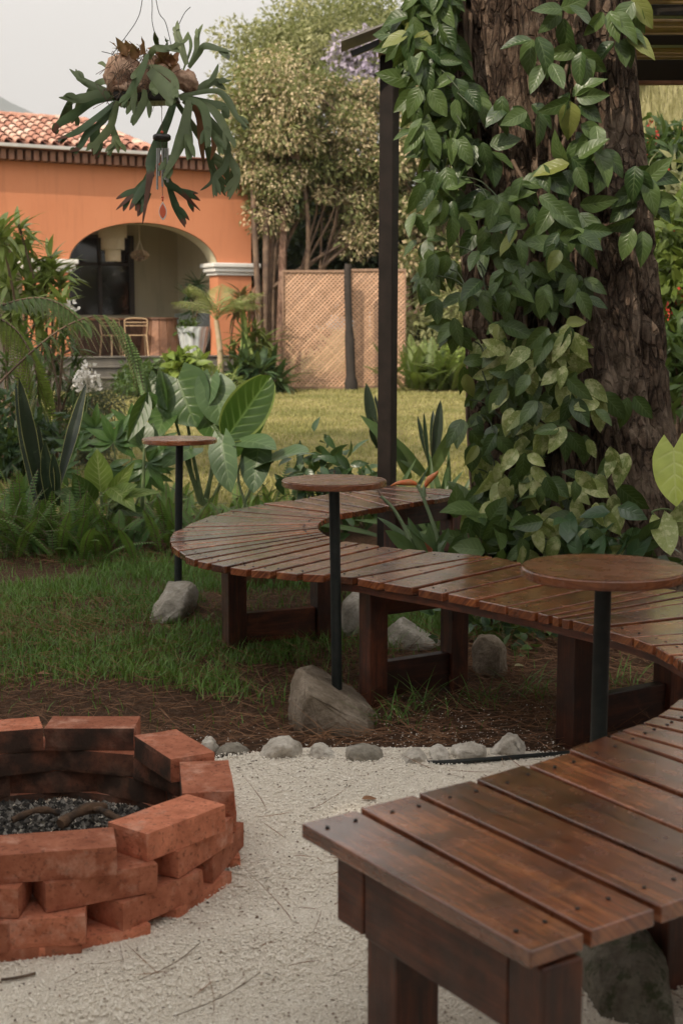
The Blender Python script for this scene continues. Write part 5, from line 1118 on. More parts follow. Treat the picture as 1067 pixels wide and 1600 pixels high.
bush('leafy_plant', 'leafy plant at the right foot of the trunk, behind the biggest table', 985, 6.3, .38, .25, .1, .16, 60, .16, .5, M['gloss'], prof='ovate', cat='plant')
# weeds poking from the soil between the bench legs
for (px, py, lb) in ((655, 1110, 'tuft of thin grass beside the second bench leg'), (760, 1105, 'largest grass tuft in the soil below the upright brown rock'), (830, 1090, 'grass tuft beside the third bench leg'), (612, 1130, 'small grass tuft right of the boulder'), (970, 1075, 'grass tuft seen behind the biggest table pole')):
    p = at(px, py, 0); t = MB(); n = 34; a = rng.uniform(0, 6.28, n); leaves(t, p + rng.normal(size=(n, 3)) * [.05, .05, 0], np.column_stack([np.cos(a) * .5, np.sin(a) * .5, rng.uniform(.5, 1.2, n)]), np.column_stack([-np.cos(a), -np.sin(a), np.full(n, .6)]), rng.uniform(.06, .2, n), .0045, 'linear', .5, .1, nt=6, ns=1)
    tag(t.build('grass_tuft', M['grass_near'], loc=p), lb, 'grass tuft', 'grass tufts in the soil')

# ---------------- middle distance left
M['drac'] = leafmat('striped_leaf', (.16, .24, .05), (.32, .38, .11), (.5, .5, .25), .5, .28, .45, freq=1)
def rosettes(name, label, heads, Y, L, W, n, mat, gx, cat='shrub', grp=None, droop=.5):
    b = np.array(G(gx, Y)); t = thing(name, b, label, cat, grp); mb = MB(); st = MB()
    for px, py in heads:
        c = pt(px, py, Y + rng.normal() * .4); tube(st, smoothpts([b + rng.normal(size=3) * [.15, .1, 0], (b + c) / 2 + rng.normal(size=3) * .1, c], 4), .014, 5)
        D = rdir(n, .5); P = c - np.array([0, 0, 1.]) * rng.uniform(0, .22, n)[:, None]; leaves(mb, P, D, nrm(np.array([0, 0, 1.]) + rng.normal(size=(n, 3)) * .15), L * rng.uniform(.6, 1.1, n), W * 1.2, 'lance', droop, .2, nt=5, ns=2)
    mb.build('foliage', M[mat], t); st.build('stem', M['stem_b'], t)
rosettes('variegated_shrub', 'tall variegated leafy shrub at the left in front of the orange house', [(10, 380), (40, 375), (30, 350), (70, 430), (95, 425), (15, 430), (45, 440), (80, 400), (0, 350), (60, 480), (20, 480), (100, 470), (-10, 420)], 15.0, .34, .055, 34, 'drac', 40)
rosettes('oleander', 'narrow leaved shrub in front of the left house pillar, below the arching frond', [(40, 520), (75, 530), (100, 505), (120, 540), (90, 560), (60, 580), (30, 590), (115, 590), (95, 620), (50, 640), (130, 620), (10, 560), (25, 650), (80, 660), (0, 620), (110, 650)], 14.0, .20, .028, 46, 'mid', 70)
t = thing('white_flowers', G(132, 13.4), 'cluster of white blooms on the shrub beside the porch steps', 'flowers'); mb = MB(); 
for c in [(128, 586), (138, 578), (146, 590), (120, 602), (133, 606), (147, 606), (124, 592), (112, 478), (138, 596)]:
    n = 22; p = pt(*c, 13.4 + rng.normal() * .05); D = rdir(n, .3); leaves(mb, p + rng.normal(size=(n, 3)) * .025, D, rdir(n), .05, .034, 'ovate', .3, .2, nt=3, ns=2)
mb.build('petals', simple('white_petal', (.80, .77, .72), (.74, .70, .64), .6, 20, 0), t); mb = MB(); stalks(mb, [[(120, 700), (125, 650), (132, 596)], [(122, 700), (136, 640), (140, 585)]], 13.42, .008); mb.build('stalks', M['stem_g'], t)
bush('rosemary_bush', 'dark fine leaved rounded bush by the lawn left of the elephant ear', 140, 14.6, .42, .34, .3, .42, 4200, .085, .12, leafmat('rosemary', (.055, .075, .04), (.10, .12, .06), None, trans=.1), ncl=34)
bush('low_shrub', 'low dark shrub with reddish undergrowth at the left photo edge', 10, 13.2, .38, .5, .35, .38, 1500, .13, .4, M['dk'], ncl=30)
# tree-fern frond
M['tf'] = leafmat('tree_fern_green', (.10, .18, .06), (.20, .29, .11), None, trans=.25, rough=.5)
def bigfrond(name, label, path, Y, plen, mat, wmax, hang_=1.0, dens=25):
    q = smoothpts([pt(x, y, Y + dy) for x, y, dy in path], 14); dl = np.concatenate([[0], np.cumsum(np.linalg.norm(np.diff(q, axis=0), axis=1))]); u = np.linspace(0, dl[-1], dens); q = np.column_stack([np.interp(u, dl, q[:, k]) for k in range(3)])
    t = thing(name, pt(path[0][0], 760, Y), label, 'fern'); st = MB(); mb = MB(); T = nrm(np.gradient(q, axis=0)); tube(st, q, np.linspace(.010, .003, dens), 6); PP, DD, NN, LL = [], [], [], []
    for i in range(int(dens * .28), dens):
        f = (i / dens - .28) / .72; L = plen * (math.sin(math.pi * (f * .88 + .08)) ** .7)
        for sg in (-1, 1):
            S = nrm(np.cross(T[i], [0, 0, 1.])) * sg; v = np.linspace(0, 1, 20); side = S * .55 + T[i] * .5
            pq = q[i] + L * (side * v[:, None] - np.array([0, 0, hang_]) * (v ** 1.6)[:, None] * .95); Tp = nrm(np.gradient(pq, axis=0)); Sp = nrm(np.cross(Tp, T[i] + [0, 0, .1])); Np = np.cross(Sp, Tp); tube(st, pq[::6], .0018, 4, cap=False)
            w_ = wmax * np.sin(np.pi * (v * .9 + .08)) ** .8
            for s2 in (-1, 1): Sq = nrm(np.cross(Tp, Np)) * s2; PP.append(pq); DD.append(Sq + Tp * .4); NN.append(Np); LL.append(w_)
    leaves(mb, np.concatenate(PP), np.concatenate(DD), np.concatenate(NN), np.concatenate(LL), .0150, 'linear', .1, .1, nt=2, ns=1); mb.build('pinnae', M[mat], t); st.build('rachis', M['stem_b'], t)
bigfrond('tree_fern_frond', 'long green tree fern frond arching in from the left over the porch view', [(-30, 630, 0), (20, 578, 0), (80, 525, 0), (125, 500, .05), (165, 495, .1), (195, 520, .12), (215, 560, .15), (226, 592, .15)], 9.4, .29, 'tf', .042)
bigfrond('tree_fern_frond', 'sunlit yellow tree fern frond hanging at the left photo edge', [(-60, 480, .3), (-20, 490, .2), (20, 510, .1), (45, 545, 0), (58, 590, -.1), (60, 622, -.1)], 9.8, .24, 'lime', .038, 1.2, 22)
bigfrond('tree_fern_frond', 'dim green fern frond behind the long arching one, above the shrub', [(-40, 500, .3), (10, 475, .2), (60, 465, .1), (100, 478, 0), (130, 505, -.1)], 10.4, .2, 'tf', .034, .9, 20)
# plants in front of the house
def palm(label, px, py, Y, base, nf, L, mat='palm', name='young_palm'):
    b = pt(*base, Y); c = pt(px, py, Y); b[2] = float(gz(0, Y)); t = thing(name, b, label, 'palm'); st = MB(); mb = MB()
    tube(st, smoothpts([b, (b + c) / 2 + [.05, 0, 0], c], 5), np.linspace(.075, .045, 9 + 2), 8); st.build('trunk', simple('ringed_palm_stem', (.42, .30, .20), (.30, .24, .12), .7, 12, .2), t); st = MB()
    for k in range(nf):
        a = k / nf * 6.283 + rng.normal() * .2; th = rng.uniform(.15, .8); o = np.array([math.cos(a), math.sin(a) * .8, 0]); u = np.linspace(0, 1, 15); l_ = L * rng.uniform(.8, 1.1)
        q = c + l_ * (o * (np.sin(th) * u + .25 * u * u)[:, None] + np.array([0, 0, 1.]) * (np.cos(th) * u * .85 - .55 * u ** 2 * (.45 + th * .4))[:, None]); T = nrm(np.gradient(q, axis=0)); S = nrm(np.cross(T, [0, 0, 1.])); tube(st, q[::3], .011, 5, cap=False)
        for sg in (-1, 1): leaves(mb, q[2:], (S * sg * .7 + T * .75 - [0, 0, .15])[2:], np.cross(S, T)[2:], l_ * .34 * np.sin(np.pi * (u * .8 + .15))[2:], .030, 'lance', .35, .3, nt=4, ns=2)
    mb.build('fronds', M[mat], t); st.build('frond_rib', M['palm'], t)
palm('young pale palm with yellow fronds in front of the right porch pillar', 338, 500, 27.5, (343, 600), 9, 1.25)
rosettes('cordyline', 'reddish tipped cordyline against the corner of the orange house', [(372, 462), (385, 490), (366, 500), (395, 520)], 28.6, .55, .07, 34, 'red', 372, 'plant') if False else None
M['redl'] = leafmat('red_green_leaf', (.22, .07, .05), (.16, .17, .07), None, trans=.2)
M['shade'] = leafmat('shrub_leaf', (.035, .07, .03), (.10, .15, .06), None, trans=.2)
for a_ in [('cordyline', 'reddish leaved cordyline against the corner of the orange house', [(378, 460), (392, 468), (370, 478)], 28.4, .5, .07, 30, 'redl', 376), ('yucca', 'pale spiky plant under the palm at the house corner', [(385, 520), (400, 545), (412, 530)], 28.2, .6, .07, 40, 'drac', 395), ('agave_clump', 'dark broad leaved clump at the foot of the house corner by the lattice', [(365, 575), (385, 565), (405, 572), (425, 580), (395, 590), (435, 592)], 27.6, .7, .10, 34, 'shade', 400),
          ('yucca', 'sunlit pale leaf tips beside the lattice, above the dark clump', [(365, 545), (400, 510)], 28.3, .45, .05, 30, 'palm', 382)]: rosettes(*a_, cat='plant')
bush('low_bush', 'low light green bush in front of the porch steps', 245, 26.6, .32, .85, .3, .28, 1300, .14, .4, M['mid'], prof=None, ncl=24)
bush('low_bush', 'pale broad leaved plant on the bed before the planter', 290, 26.4, .40, .28, .25, .38, 220, .30, .45, M['lime'], prof='ovate', ncl=8)
bush('low_bush', 'small pale bush at the left end of the porch steps', 212, 26.2, .22, .35, .25, .2, 500, .12, .4, M['mid'], ncl=10)
bush('low_bush', 'dry yellowish tuft right of the porch steps at the lawn edge', 335, 26.6, .2, .45, .25, .2, 400, .22, .2, M['drac'], ncl=12)

# ================================================================== STAGHORN FERN + WIND CHIME
YS = 6.0
sg_ = thing('staghorn_fern', pt(230, 150, YS), 'big hanging staghorn fern with forked fronds on a brown mount', 'fern')
zf = lambda x, y: (70 + .3 * x, 20 + .3 * y)
M['stag'] = leafmat('staghorn_frond', (.085, .125, .045), (.19, .23, .10), None, trans=.15, rough=.5)
M['stagt'] = leafmat('staghorn_brown_tip', (.050, .095, .035), (.085, .14, .05), None, trans=.18, rough=.5, tips=(.13, .05, .028))
M['stagb'] = leafmat('dry_frond', (.26, .12, .055), (.33, .17, .08), None, trans=.15, rough=.8)
def ribbon(mb, pp, wpx, y0, dyy, face=0.0, taper=.06, grow=.55, rn=None):
    q = smoothpts([pt(*zf(x, y), YS + y0 + dyy * (k / (len(pp) - 1)) ** 1.3) for k, (x, y) in enumerate(pp)], 6); m = len(q); T = nrm(np.gradient(q, axis=0)); u = np.linspace(0, 1, m)
    N = nrm(np.array([math.sin(face), -math.cos(face), .25]) + 0 * T); S = nrm(np.cross(T, N)); N = np.cross(S, T)
    wd = wpx * .28 / FPX * YS * .5 * (np.minimum(1, grow + u * 2 * (1 - grow))) * np.where(u > .5, 1 - (1 - taper) * ((u - .5) / .5) ** 1.7, 1)
    V = []; 
    for s in (-1, -.5, 0, .5, 1): V.append(q + S * (wd * s)[:, None] - N * (abs(s) * wd * .10)[:, None])
    V = np.stack(V, 1); A = np.stack([np.tile([-1, -.5, 0, .5, 1], (m, 1)), np.tile(u[:, None], (1, 5)), np.full((m, 5), rng.random() if rn is None else rn)], -1)
    th = N * .0014; V2 = V - th[:, None]; i, j = np.meshgrid(np.arange(m - 1), np.arange(4), indexing='ij'); b = (i * 5 + j).ravel(); F = np.stack([b, b + 1, b + 6, b + 5], -1)
    mb.add(V.reshape(-1, 3), F, A.reshape(-1, 3), True); mb.add(V2.reshape(-1, 3), F[:, ::-1], A.reshape(-1, 3), True)
FR = [ # (mat, [ (points,width)... ], y offset, tip dy)
 ('stag', [([(380, 425), (290, 395), (205, 355), (130, 292)], 44), ([(215, 360), (175, 340), (163, 292)], 26)], 0, .05), ('stag', [([(385, 430), (280, 420), (180, 450), (75, 440)], 50), ([(200, 445), (150, 470), (120, 478)], 24)], -.02, -.1), ('stagt', [([(385, 440), (260, 460), (150, 530), (75, 580), (48, 625)], 50)], .02, -.12),
 ('stagt', [([(385, 450), (300, 520), (190, 605), (120, 640), (60, 658)], 44)], -.04, -.16), ('stagt', [([(385, 455), (310, 560), (230, 620), (180, 700), (130, 722)], 40)], -.03, -.12), ('stagt', [([(380, 460), (300, 560), (250, 640), (255, 745)], 40)], .05, 0), ('stag', [([(382, 460), (350, 580), (290, 660), (215, 718)], 46)], -.08, -.14), ('stag', [([(384, 460), (350, 570), (375, 650), (424, 724)], 46), ([(355, 600), (362, 680), (325, 742)], 34)], -.05, -.1),
 ('stagt', [([(360, 470), (275, 590), (290, 690), (262, 762)], 36)], 0, 0), ('stag', [([(350, 450), (215, 440), (172, 510), (165, 590)], 40)], .08, .05), ('stag', [([(390, 430), (330, 360), (270, 370), (215, 430)], 40)], .1, .08), ('stag', [([(380, 440), (240, 430), (140, 460), (70, 575)], 40)], .12, .1), ('stag', [([(330, 290), (300, 262), (276, 262)], 22)], .05, .05),
 ('stag', [([(740, 270), (715, 190), (690, 110), (692, 40)], 46), ([(716, 160), (740, 130), (748, 98)], 26)], .05, .05), ('stag', [([(750, 285), (800, 215), (830, 172), (900, 185), (970, 203)], 40), ([(915, 190), (950, 215), (958, 245)], 28)], -.02, -.1), ('stag', [([(755, 275), (790, 195), (795, 120), (824, 58)], 32), ([(795, 130), (790, 100), (792, 80)], 20)], .02, .05), ('stag', [([(740, 260), (715, 190), (668, 100)], 30)], .1, .12), ('stag', [([(720, 300), (760, 180), (745, 100)], 28)], .14, .1),
 ('stag', [([(540, 240), (575, 185), (640, 185), (725, 155)], 46), ([(590, 185), (580, 140), (572, 98)], 30), ([(625, 180), (640, 150), (622, 118)], 24)], -.12, -.1), ('stag', [([(535, 215), (505, 300), (440, 420), (398, 492)], 42)], -.16, -.22), ('stag', [([(525, 250), (470, 320), (455, 345)], 30)], -.14, -.2), ('stag', [([(545, 300), (590, 350), (645, 420), (662, 482)], 80), ([(575, 340), (565, 390), (580, 425)], 44), ([(620, 380), (670, 400), (692, 440)], 44)], -.14, -.2), ('stag', [([(530, 280), (600, 290), (670, 340), (700, 400)], 44)], -.08, -.15),
 ('stag', [([(520, 400), (520, 450), (490, 520), (462, 588)], 44), ([(528, 440), (545, 490), (545, 548)], 30)], -.12, -.12), ('stag', [([(470, 370), (465, 450), (428, 530)], 34)], -.1, -.12), ('stag', [([(480, 380), (475, 440), (470, 520)], 24)], -.05, -.1),
 ('stagt', [([(672, 470), (640, 560), (600, 650), (555, 770), (548, 850), (510, 1100)], 64), ([(560, 780), (540, 860), (490, 915), (373, 1026)], 46), ([(545, 830), (505, 930), (485, 1042)], 40)], -.06, -.12), ('stagt', [([(625, 640), (630, 760), (640, 880), (700, 925), (810, 1030)], 46), ([(642, 885), (680, 1000), (732, 1118)], 42), ([(690, 915), (740, 930), (800, 940)], 26)], 0, -.05),
 ('stag', [([(755, 455), (740, 540), (715, 650), (680, 740), (614, 868)], 66), ([(745, 560), (752, 660), (745, 768)], 54)], -.1, -.18), ('stag', [([(700, 440), (800, 400), (870, 360), (972, 352)], 50), ([(840, 375), (880, 330), (905, 265)], 30)], .02, .06), ('stag', [([(700, 435), (880, 405), (950, 450), (1000, 540), (1062, 602)], 38)], -.05, -.15), ('stag', [([(710, 440), (820, 480), (850, 600), (842, 705)], 56), ([(850, 590), (890, 650), (930, 740)], 36)], -.08, -.14), ('stag', [([(720, 440), (860, 490), (940, 600), (992, 705)], 48)], -.03, -.08),
 ('stag', [([(720, 440), (850, 545), (935, 660), (950, 750), (880, 905)], 44)], .03, .03), ('stag', [([(690, 470), (780, 600), (860, 720), (942, 862)], 44)], .08, .1), ('stag', [([(740, 440), (860, 470), (935, 490), (962, 545)], 50)], .06, 0), ('stag', [([(900, 640), (965, 760), (1002, 850), (960, 975)], 46)], -.02, -.05), ('stagb', [([(775, 480), (805, 560), (815, 680), (828, 790)], 44)], .02, .02), ('stagb', [([(830, 560), (875, 630), (882, 700), (862, 770)], 32)], 0, 0),
 ('stag', [([(840, 690), (880, 830), (942, 955)], 40), ([(868, 810), (865, 880), (810, 925)], 26)], .04, .02), ('stag', [([(960, 700), (940, 800), (890, 860), (880, 962)], 40)], -.05, -.05), ('stag', [([(720, 460), (800, 520), (900, 620), (985, 800), (1000, 940)], 36)], .1, .1)]
for mt, rb, y0, dy in FR:
    mb = MB(); rn = rng.random()
    for pp, wp in rb:
        fc = rng.normal() * .35; ribbon(mb, pp, wp, y0, dy, fc, rn=rn)
        if len(pp) >= 3 and wp >= 34 and mt != 'stagb':
            a_, b_ = np.array(pp[-2], float), np.array(pp[-1], float); dv = b_ - a_
            for th_, f0_, ln_ in ((R(26) * rng.choice([-1, 1]), .05, .85), (R(20) * rng.choice([-1, 1]), .45, .5)):
                r2 = np.array([dv[0] * math.cos(th_) - dv[1] * math.sin(th_), dv[0] * math.sin(th_) + dv[1] * math.cos(th_)]); s_ = a_ + dv * f0_ - r2 * .12
                ribbon(mb, [tuple(s_), tuple(s_ + r2 * ln_ * .5), tuple(s_ + r2 * ln_ + [0, 14])], wp * .72, y0 + dy * .6, dy * .3, fc, rn=rn, taper=.04)
    mb.build('frond', M[mt], sg_)
M['papery'] = simple('papery_shield', (.55, .37, .26), (.30, .17, .11), .9, 18, .5, .01)
mb = MB()
def blob(mb, c, r, seed, amp=.25, sub=4):
    bm = bmesh.new(); bmesh.ops.create_icosphere(bm, subdivisions=sub, radius=1)
    V = [];
    for v in bm.verts: d = 1 + amp * mnoise.noise(v.co * 1.8 + Vector((seed, 0, 0))) + amp * .5 * mnoise.noise(v.co * 5 + Vector((0, seed, 0))); V.append(np.array(v.co) * d * r + c)
    mb.add(V, [[v.index for v in f.verts] for f in bm.faces], None, True); bm.free()
for (x, y), r, dy in (((415, 320), (.075, .07, .085), 0), ((370, 330), (.045, .06, .08), 0), ((600, 320), (.085, .075, .075), 0), ((520, 350), (.09, .08, .06), 0), ((740, 355), (.045, .045, .045), -.02), ((470, 400), (.10, .08, .035), 0)): blob(mb, pt(*zf(x, y), YS + dy), np.array(r), x * .1)
mb.build('root_ball', M['papery'], sg_)
mb = MB()
for k in range(26):
    x, y = rng.uniform(400, 530), rng.uniform(215, 260); p = pt(*zf(x, y), YS + rng.normal() * .03); leaves(mb, p[None], (rng.normal() * .5, rng.normal() * .3, 1), rdir(1)[0], rng.uniform(.04, .085), .035, 'ovate', .5, .5, rng.random(), nt=6, ns=4, wavy=.12)
for k in range(16):
    x, y = rng.uniform(590, 680), rng.uniform(220, 330); p = pt(*zf(x, y), YS - .05); leaves(mb, p[None], (rng.normal() * .5, -.3, 1), rdir(1)[0], rng.uniform(.04, .075), .04, 'ovate', .5, .5, rng.random(), nt=6, ns=4, wavy=.12)
mb.build('shield_fronds', M['stagb'], sg_)
mb = MB(); 
for k in range(70):
    x, y = rng.uniform(340, 600), rng.uniform(250, 430); a = pt(*zf(x, y), YS - .07); tube(mb, smoothpts([a, a + rng.normal(size=3) * .03 + [0, -.02, 0], a + rng.normal(size=3) * .05 - [0, 0, .03]], 3), .0012, 4, cap=False)
mb.build('fibrous_roots', M['stem_b'], sg_)
mb = MB(); a, b = pt(*zf(375, 440), YS), pt(*zf(690, 445), YS); box(mb, (a + b) / 2, (b[0] - a[0], .14, .045), bev=.01, jit=.004); mb.build('mount_board', M['dark'], sg_)
mb = MB()
for px in ([(355, 215), (430, 115), (480, 40), (505, -40), (530, -260)], [(575, 110), (560, 40), (560, -60), (545, -260)], [(660, 170), (630, 50), (590, -20), (555, -260)], [(700, 60), (730, 0), (760, -30)]): tube(mb, smoothpts([pt(*zf(*p), YS) for p in px], 5), .0016, 5)
tube(mb, smoothpts([pt(*zf(*p), YS - .05) for p in ((298, 202), (350, 215), (380, 235))], 4), .0016, 5); mb.build('hanging_wire', M['pole'], sg_)
wc = thing('wind_chime', pt(254, 215, YS - .12), 'small wind chime with metal tubes and a red agate slice hanging below the staghorn fern', 'wind chime'); Yc = YS - .22
c = pt(*zf(611, 650), Yc); mb = MB(); tube(mb, [c - [0, 0, .012], c - [0, 0, .006], c + [0, 0, .006], c + [0, 0, .012]], [.030, .036, .036, .030], 24); mb.build('disc', M['dark'], wc)
for x, y1, k in ((587, 920, 0), (598, 850, 1), (614, 905, 2), (628, 870, 3), (641, 883, 4)):
    a = pt(*zf(x, 705), Yc + (.02 if k % 2 else -.015)); b = pt(*zf(x, y1), Yc + (.02 if k % 2 else -.015)); mb = MB(); tube(mb, [a, b], .0042, 12); mb.build('chime_tube', simple('aluminium', (.45, .44, .42), (.35, .34, .33), .3, 30, 0, metal=.9) if k == 0 else bpy.data.materials['aluminium'], wc)
mb = MB(); tube(mb, [pt(*zf(611, 440), Yc + .1), c], .0012, 4); tube(mb, [c, pt(*zf(615, 1000), Yc)], .0012, 4)
for x, k in ((587, 0), (598, 1), (614, 2), (628, 3), (641, 4)): tube(mb, [pt(*zf(x, 660), Yc), pt(*zf(x, 706), Yc)], .0009, 4)
mb.build('string', M['stem_b'], wc)
M['bead'] = simple('red_bead', (.62, .12, .05), (.5, .09, .04), .3, 10, 0)
for x, y, r_ in ((612, 622, .006), (615, 960, .0055), (615, 973, .005), (602, 790, .007), (622, 800, .007)):
    bm = bmesh.new(); bmesh.ops.create_uvsphere(bm, u_segments=12, v_segments=8, radius=r_); p = pt(*zf(x, y), Yc - .01); mb = MB(); mb.add([np.array(v.co) + p for v in bm.verts], [[v.index for v in f.verts] for f in bm.faces], None, True); bm.free(); mb.build('bead', M['bead'], wc)
p = pt(*zf(616, 1032), Yc)
for sc_, th, mt, nm in ((1.0, .005, M['white'], 'agate_rim'), (.82, .0075, M['bead'], 'agate_slice')):
    a = np.linspace(0, 6.283, 20, endpoint=False); o = np.stack([np.cos(a) * .0135 * sc_ * (1 - .25 * np.sin(a)), 0 * a, np.sin(a) * .036 * sc_], -1); o[:, 0] += .002 * np.cos(a * 3)
    V = np.concatenate([p + o + [0, -th / 2, 0], p + o + [0, th / 2, 0]]); mb = MB(); mb.add(V, [list(range(20)), list(range(39, 19, -1))] + [[i, i + 20, (i + 1) % 20 + 20, (i + 1) % 20] for i in range(20)]); mb.build(nm, mt, wc)

# ================================================================== BACKGROUND TREES
M['blos'] = leafmat('dry_blossom', (.42, .32, .18), (.62, .50, .31), None, trans=.2, rough=.7)
M['bgl'] = leafmat('bg_leaf', (.13, .15, .05), (.31, .31, .13), None, trans=.3, rough=.6)
M['bgd'] = leafmat('bg_dark_leaf', (.022, .042, .018), (.06, .09, .035), None, trans=.15, rough=.6)
M['bgy'] = leafmat('bg_yellow_leaf', (.22, .23, .09), (.42, .40, .20), None, trans=.3, rough=.6)
M['lil'] = leafmat('lilac_blossom', (.40, .33, .46), (.58, .50, .60), None, trans=.3, rough=.7)
M['drygr'] = leafmat('dry_grass', (.34, .31, .14), (.50, .44, .24), None, trans=.3, rough=.7)
M['redf'] = simple('red_flower', (.60, .05, .03), (.5, .08, .04), .6, 4, 0)
def pxe(px, py, rx, rz, Y, ry): c = pt(px, py, Y); return (c[0], Y, c[2], rx / FPX * Y, ry, rz / FPX * Y)
def bgtree(label, base_px, Y, boxes, n, leaf, mat, ncl, name='tree', stems=1, tr=.12, asp=.45, extra=None, surf=.15, r0=.35, r1=.7, grp='trees beyond the lawn', tmat=None):
    b = np.array(G(base_px, Y)); b[2] = .1; t = thing(name, b, label, 'tree', grp); mb = MB(); cl = np.concatenate([clumps(pxe(*bx), max(3, int(ncl * k)), r0, r1, surf) for bx, k in boxes])
    for k in range(stems):
        c = cl[rng.integers(0, len(cl)), :3]; o = np.array([rng.normal() * .25 * (stems > 1), rng.normal() * .2, 0]); mid = (b + o) * .45 + c * .55; mid[0] = b[0] + o[0] * 1.6; tube(mb, smoothpts([b + o, mid, c], 6), np.linspace(tr, tr * .4, 13), 7)
        for q in range(5): e = cl[rng.integers(0, len(cl)), :3]; tube(mb, smoothpts([mid * .6 + c * .4, (c + e) / 2, e], 3), np.linspace(tr * .5, tr * .12, 7), 5)
    mb.build('trunk', tmat or M['trunk_far'], t); mb = MB(); cloud(mb, cl, n, leaf, asp); mb.build('crown', M[mat], t)
    if extra:
        mt2, n2, l2, nm, asp2 = extra; mb = MB(); c2 = cl.copy(); c2[:, 3] *= 1.05; pick = c2[rng.random(len(c2)) < .75]; cloud(mb, pick, n2, l2, asp2, droop=-.6); mb.build(nm, M[mt2], t)
bgtree('multi stemmed tree covered in dry pinkish blossom beside the house corner', 425, 31.5, [((425, 195, 85, 100, 31.0, 1.1), .30), ((510, 230, 95, 130, 31.5, 1.2), .38), ((415, 280, 50, 60, 31.0, .8), .10), ((555, 320, 60, 100, 31.8, 1.0), .22)], 26000, .12, 'bgl', 150, stems=7, tr=.07, extra=('blos', 30000, .085, 'blossom', .6), r0=.2, r1=.62, surf=.0)
bgtree('tall soft green tree against the pale sky behind the blossom tree', 430, 36, [((450, 85, 95, 85, 36, 1.6), .45), ((390, 120, 45, 70, 36, 1.2), .15), ((510, 50, 80, 70, 37, 1.5), .3)], 17000, .13, 'bgy', 90, stems=2, r0=.25, r1=.75, surf=.0)
bgtree('lilac flowering jacaranda showing left of the steel post', 570, 33.2, [((570, 130, 45, 65, 33.2, .9), 1.0)], 2500, .15, 'bgl', 40, extra=('lil', 8000, .13, 'blossom', .7), r0=.3, r1=.6)
bgtree('green tree top rising behind the jacaranda and pergola roof', 560, 43, [((520, 60, 80, 70, 43, 2), .4), ((600, 90, 60, 90, 43, 2), .6)], 13000, .17, 'bgl', 70, r0=.4, r1=.9, surf=0)
bgtree('dark leafy tree right of the blossom tree behind the second lattice screen', 590, 33.5, [((590, 380, 90, 90, 33.5, 1.4), .6), ((500, 420, 120, 60, 34, 1.4), .4)], 15000, .26, 'bgd', 80, stems=3, r0=.3, r1=.7)
bgtree('dark dense tree behind the slender trunks by the house corner', 430, 35.5, [((430, 430, 90, 110, 35.5, 1.4), .6), ((480, 330, 120, 80, 35.5, 1.5), .4)], 15000, .28, 'bgd', 80, stems=3, r0=.4, r1=.8)
bgtree('flowering creeper covered tree seen between the post and the vine', 660, 31.5, [((660, 250, 60, 120, 31.5, 1.2), .7), ((680, 420, 60, 60, 31.5, 1.1), .3)], 12000, .15, 'bgl', 70, stems=2, extra=('blos', 6000, .11, 'blossom', .6), r0=.25, r1=.55)
bgtree('dark shadowy tree behind the sunlit ferns between the post and the vine', 680, 34.5, [((670, 470, 70, 100, 34.5, 1.4), .6), ((740, 420, 60, 150, 34.5, 1.4), .4)], 12000, .25, 'bgd', 60, stems=2, r0=.35, r1=.7)
# slender brown trunks by the house corner
for k, (xb, xt, yt, lb) in enumerate(((404, 396, 300, 'pale slender trunk nearest the orange house corner'), (412, 418, 290, 'second slender trunk from the house corner, leaning right'), (432, 445, 280, 'thickest slender brown trunk, left of the lattice screen'), (424, 428, 330, 'thin dark trunk between two brown ones beside the lattice'))):
    b, e = pt(xb, 560, 30.4 + k * .1), pt(xt, yt, 30.6 + k * .1); b[2] = .1; m_ = MB(); q = smoothpts([b, b * .6 + e * .4 + [rng.normal() * .05, 0, 0], e, e + [.1, .1, 1.4]], 5); tube(m_, q, np.linspace((.075, .085, .11, .06)[k], .05, len(q)), 8)
    t = thing('slender_tree', b, lb, 'tree', 'slender trunks at the house corner'); m_.build('trunk', M['trunk_far'] if k != 2 else M['bark_far'], t)
    m_ = MB(); n = 900; cloud(m_, clumps((e[0] + .1, e[1], e[2] + 1.4, .5, .5, .5), 8, .25, .4), n, .14, .45); m_.build('crown', M['bgl'], t)
ferns('big sunlit fern in front of the second lattice screen', 28.4, 655, 46, .8, 1.5, 'fern_l', leaflet=.16, dens=26, base_w=.3, grp='sunlit ferns beyond the lawn'); ferns('broad low sunlit fern left of the vine beyond the lawn', 28.6, 700, 46, .7, 1.3, 'fern_l', leaflet=.16, dens=26, base_w=.4, grp='sunlit ferns beyond the lawn')
bush('sunlit_bush', 'sunlit loose bush rising above the ferns beyond the lawn', 672, 30.2, 1.1, .9, .4, .9, 2600, .2, .3, M['bgy'], ncl=40, r0=.15, r1=.4)
bush('sunlit_bush', 'low sunlit bush at the lawn edge hidden partly by the vine', 720, 28.8, .5, 1.0, .4, .45, 1600, .16, .4, M['lime'], ncl=30, r0=.15, r1=.3)
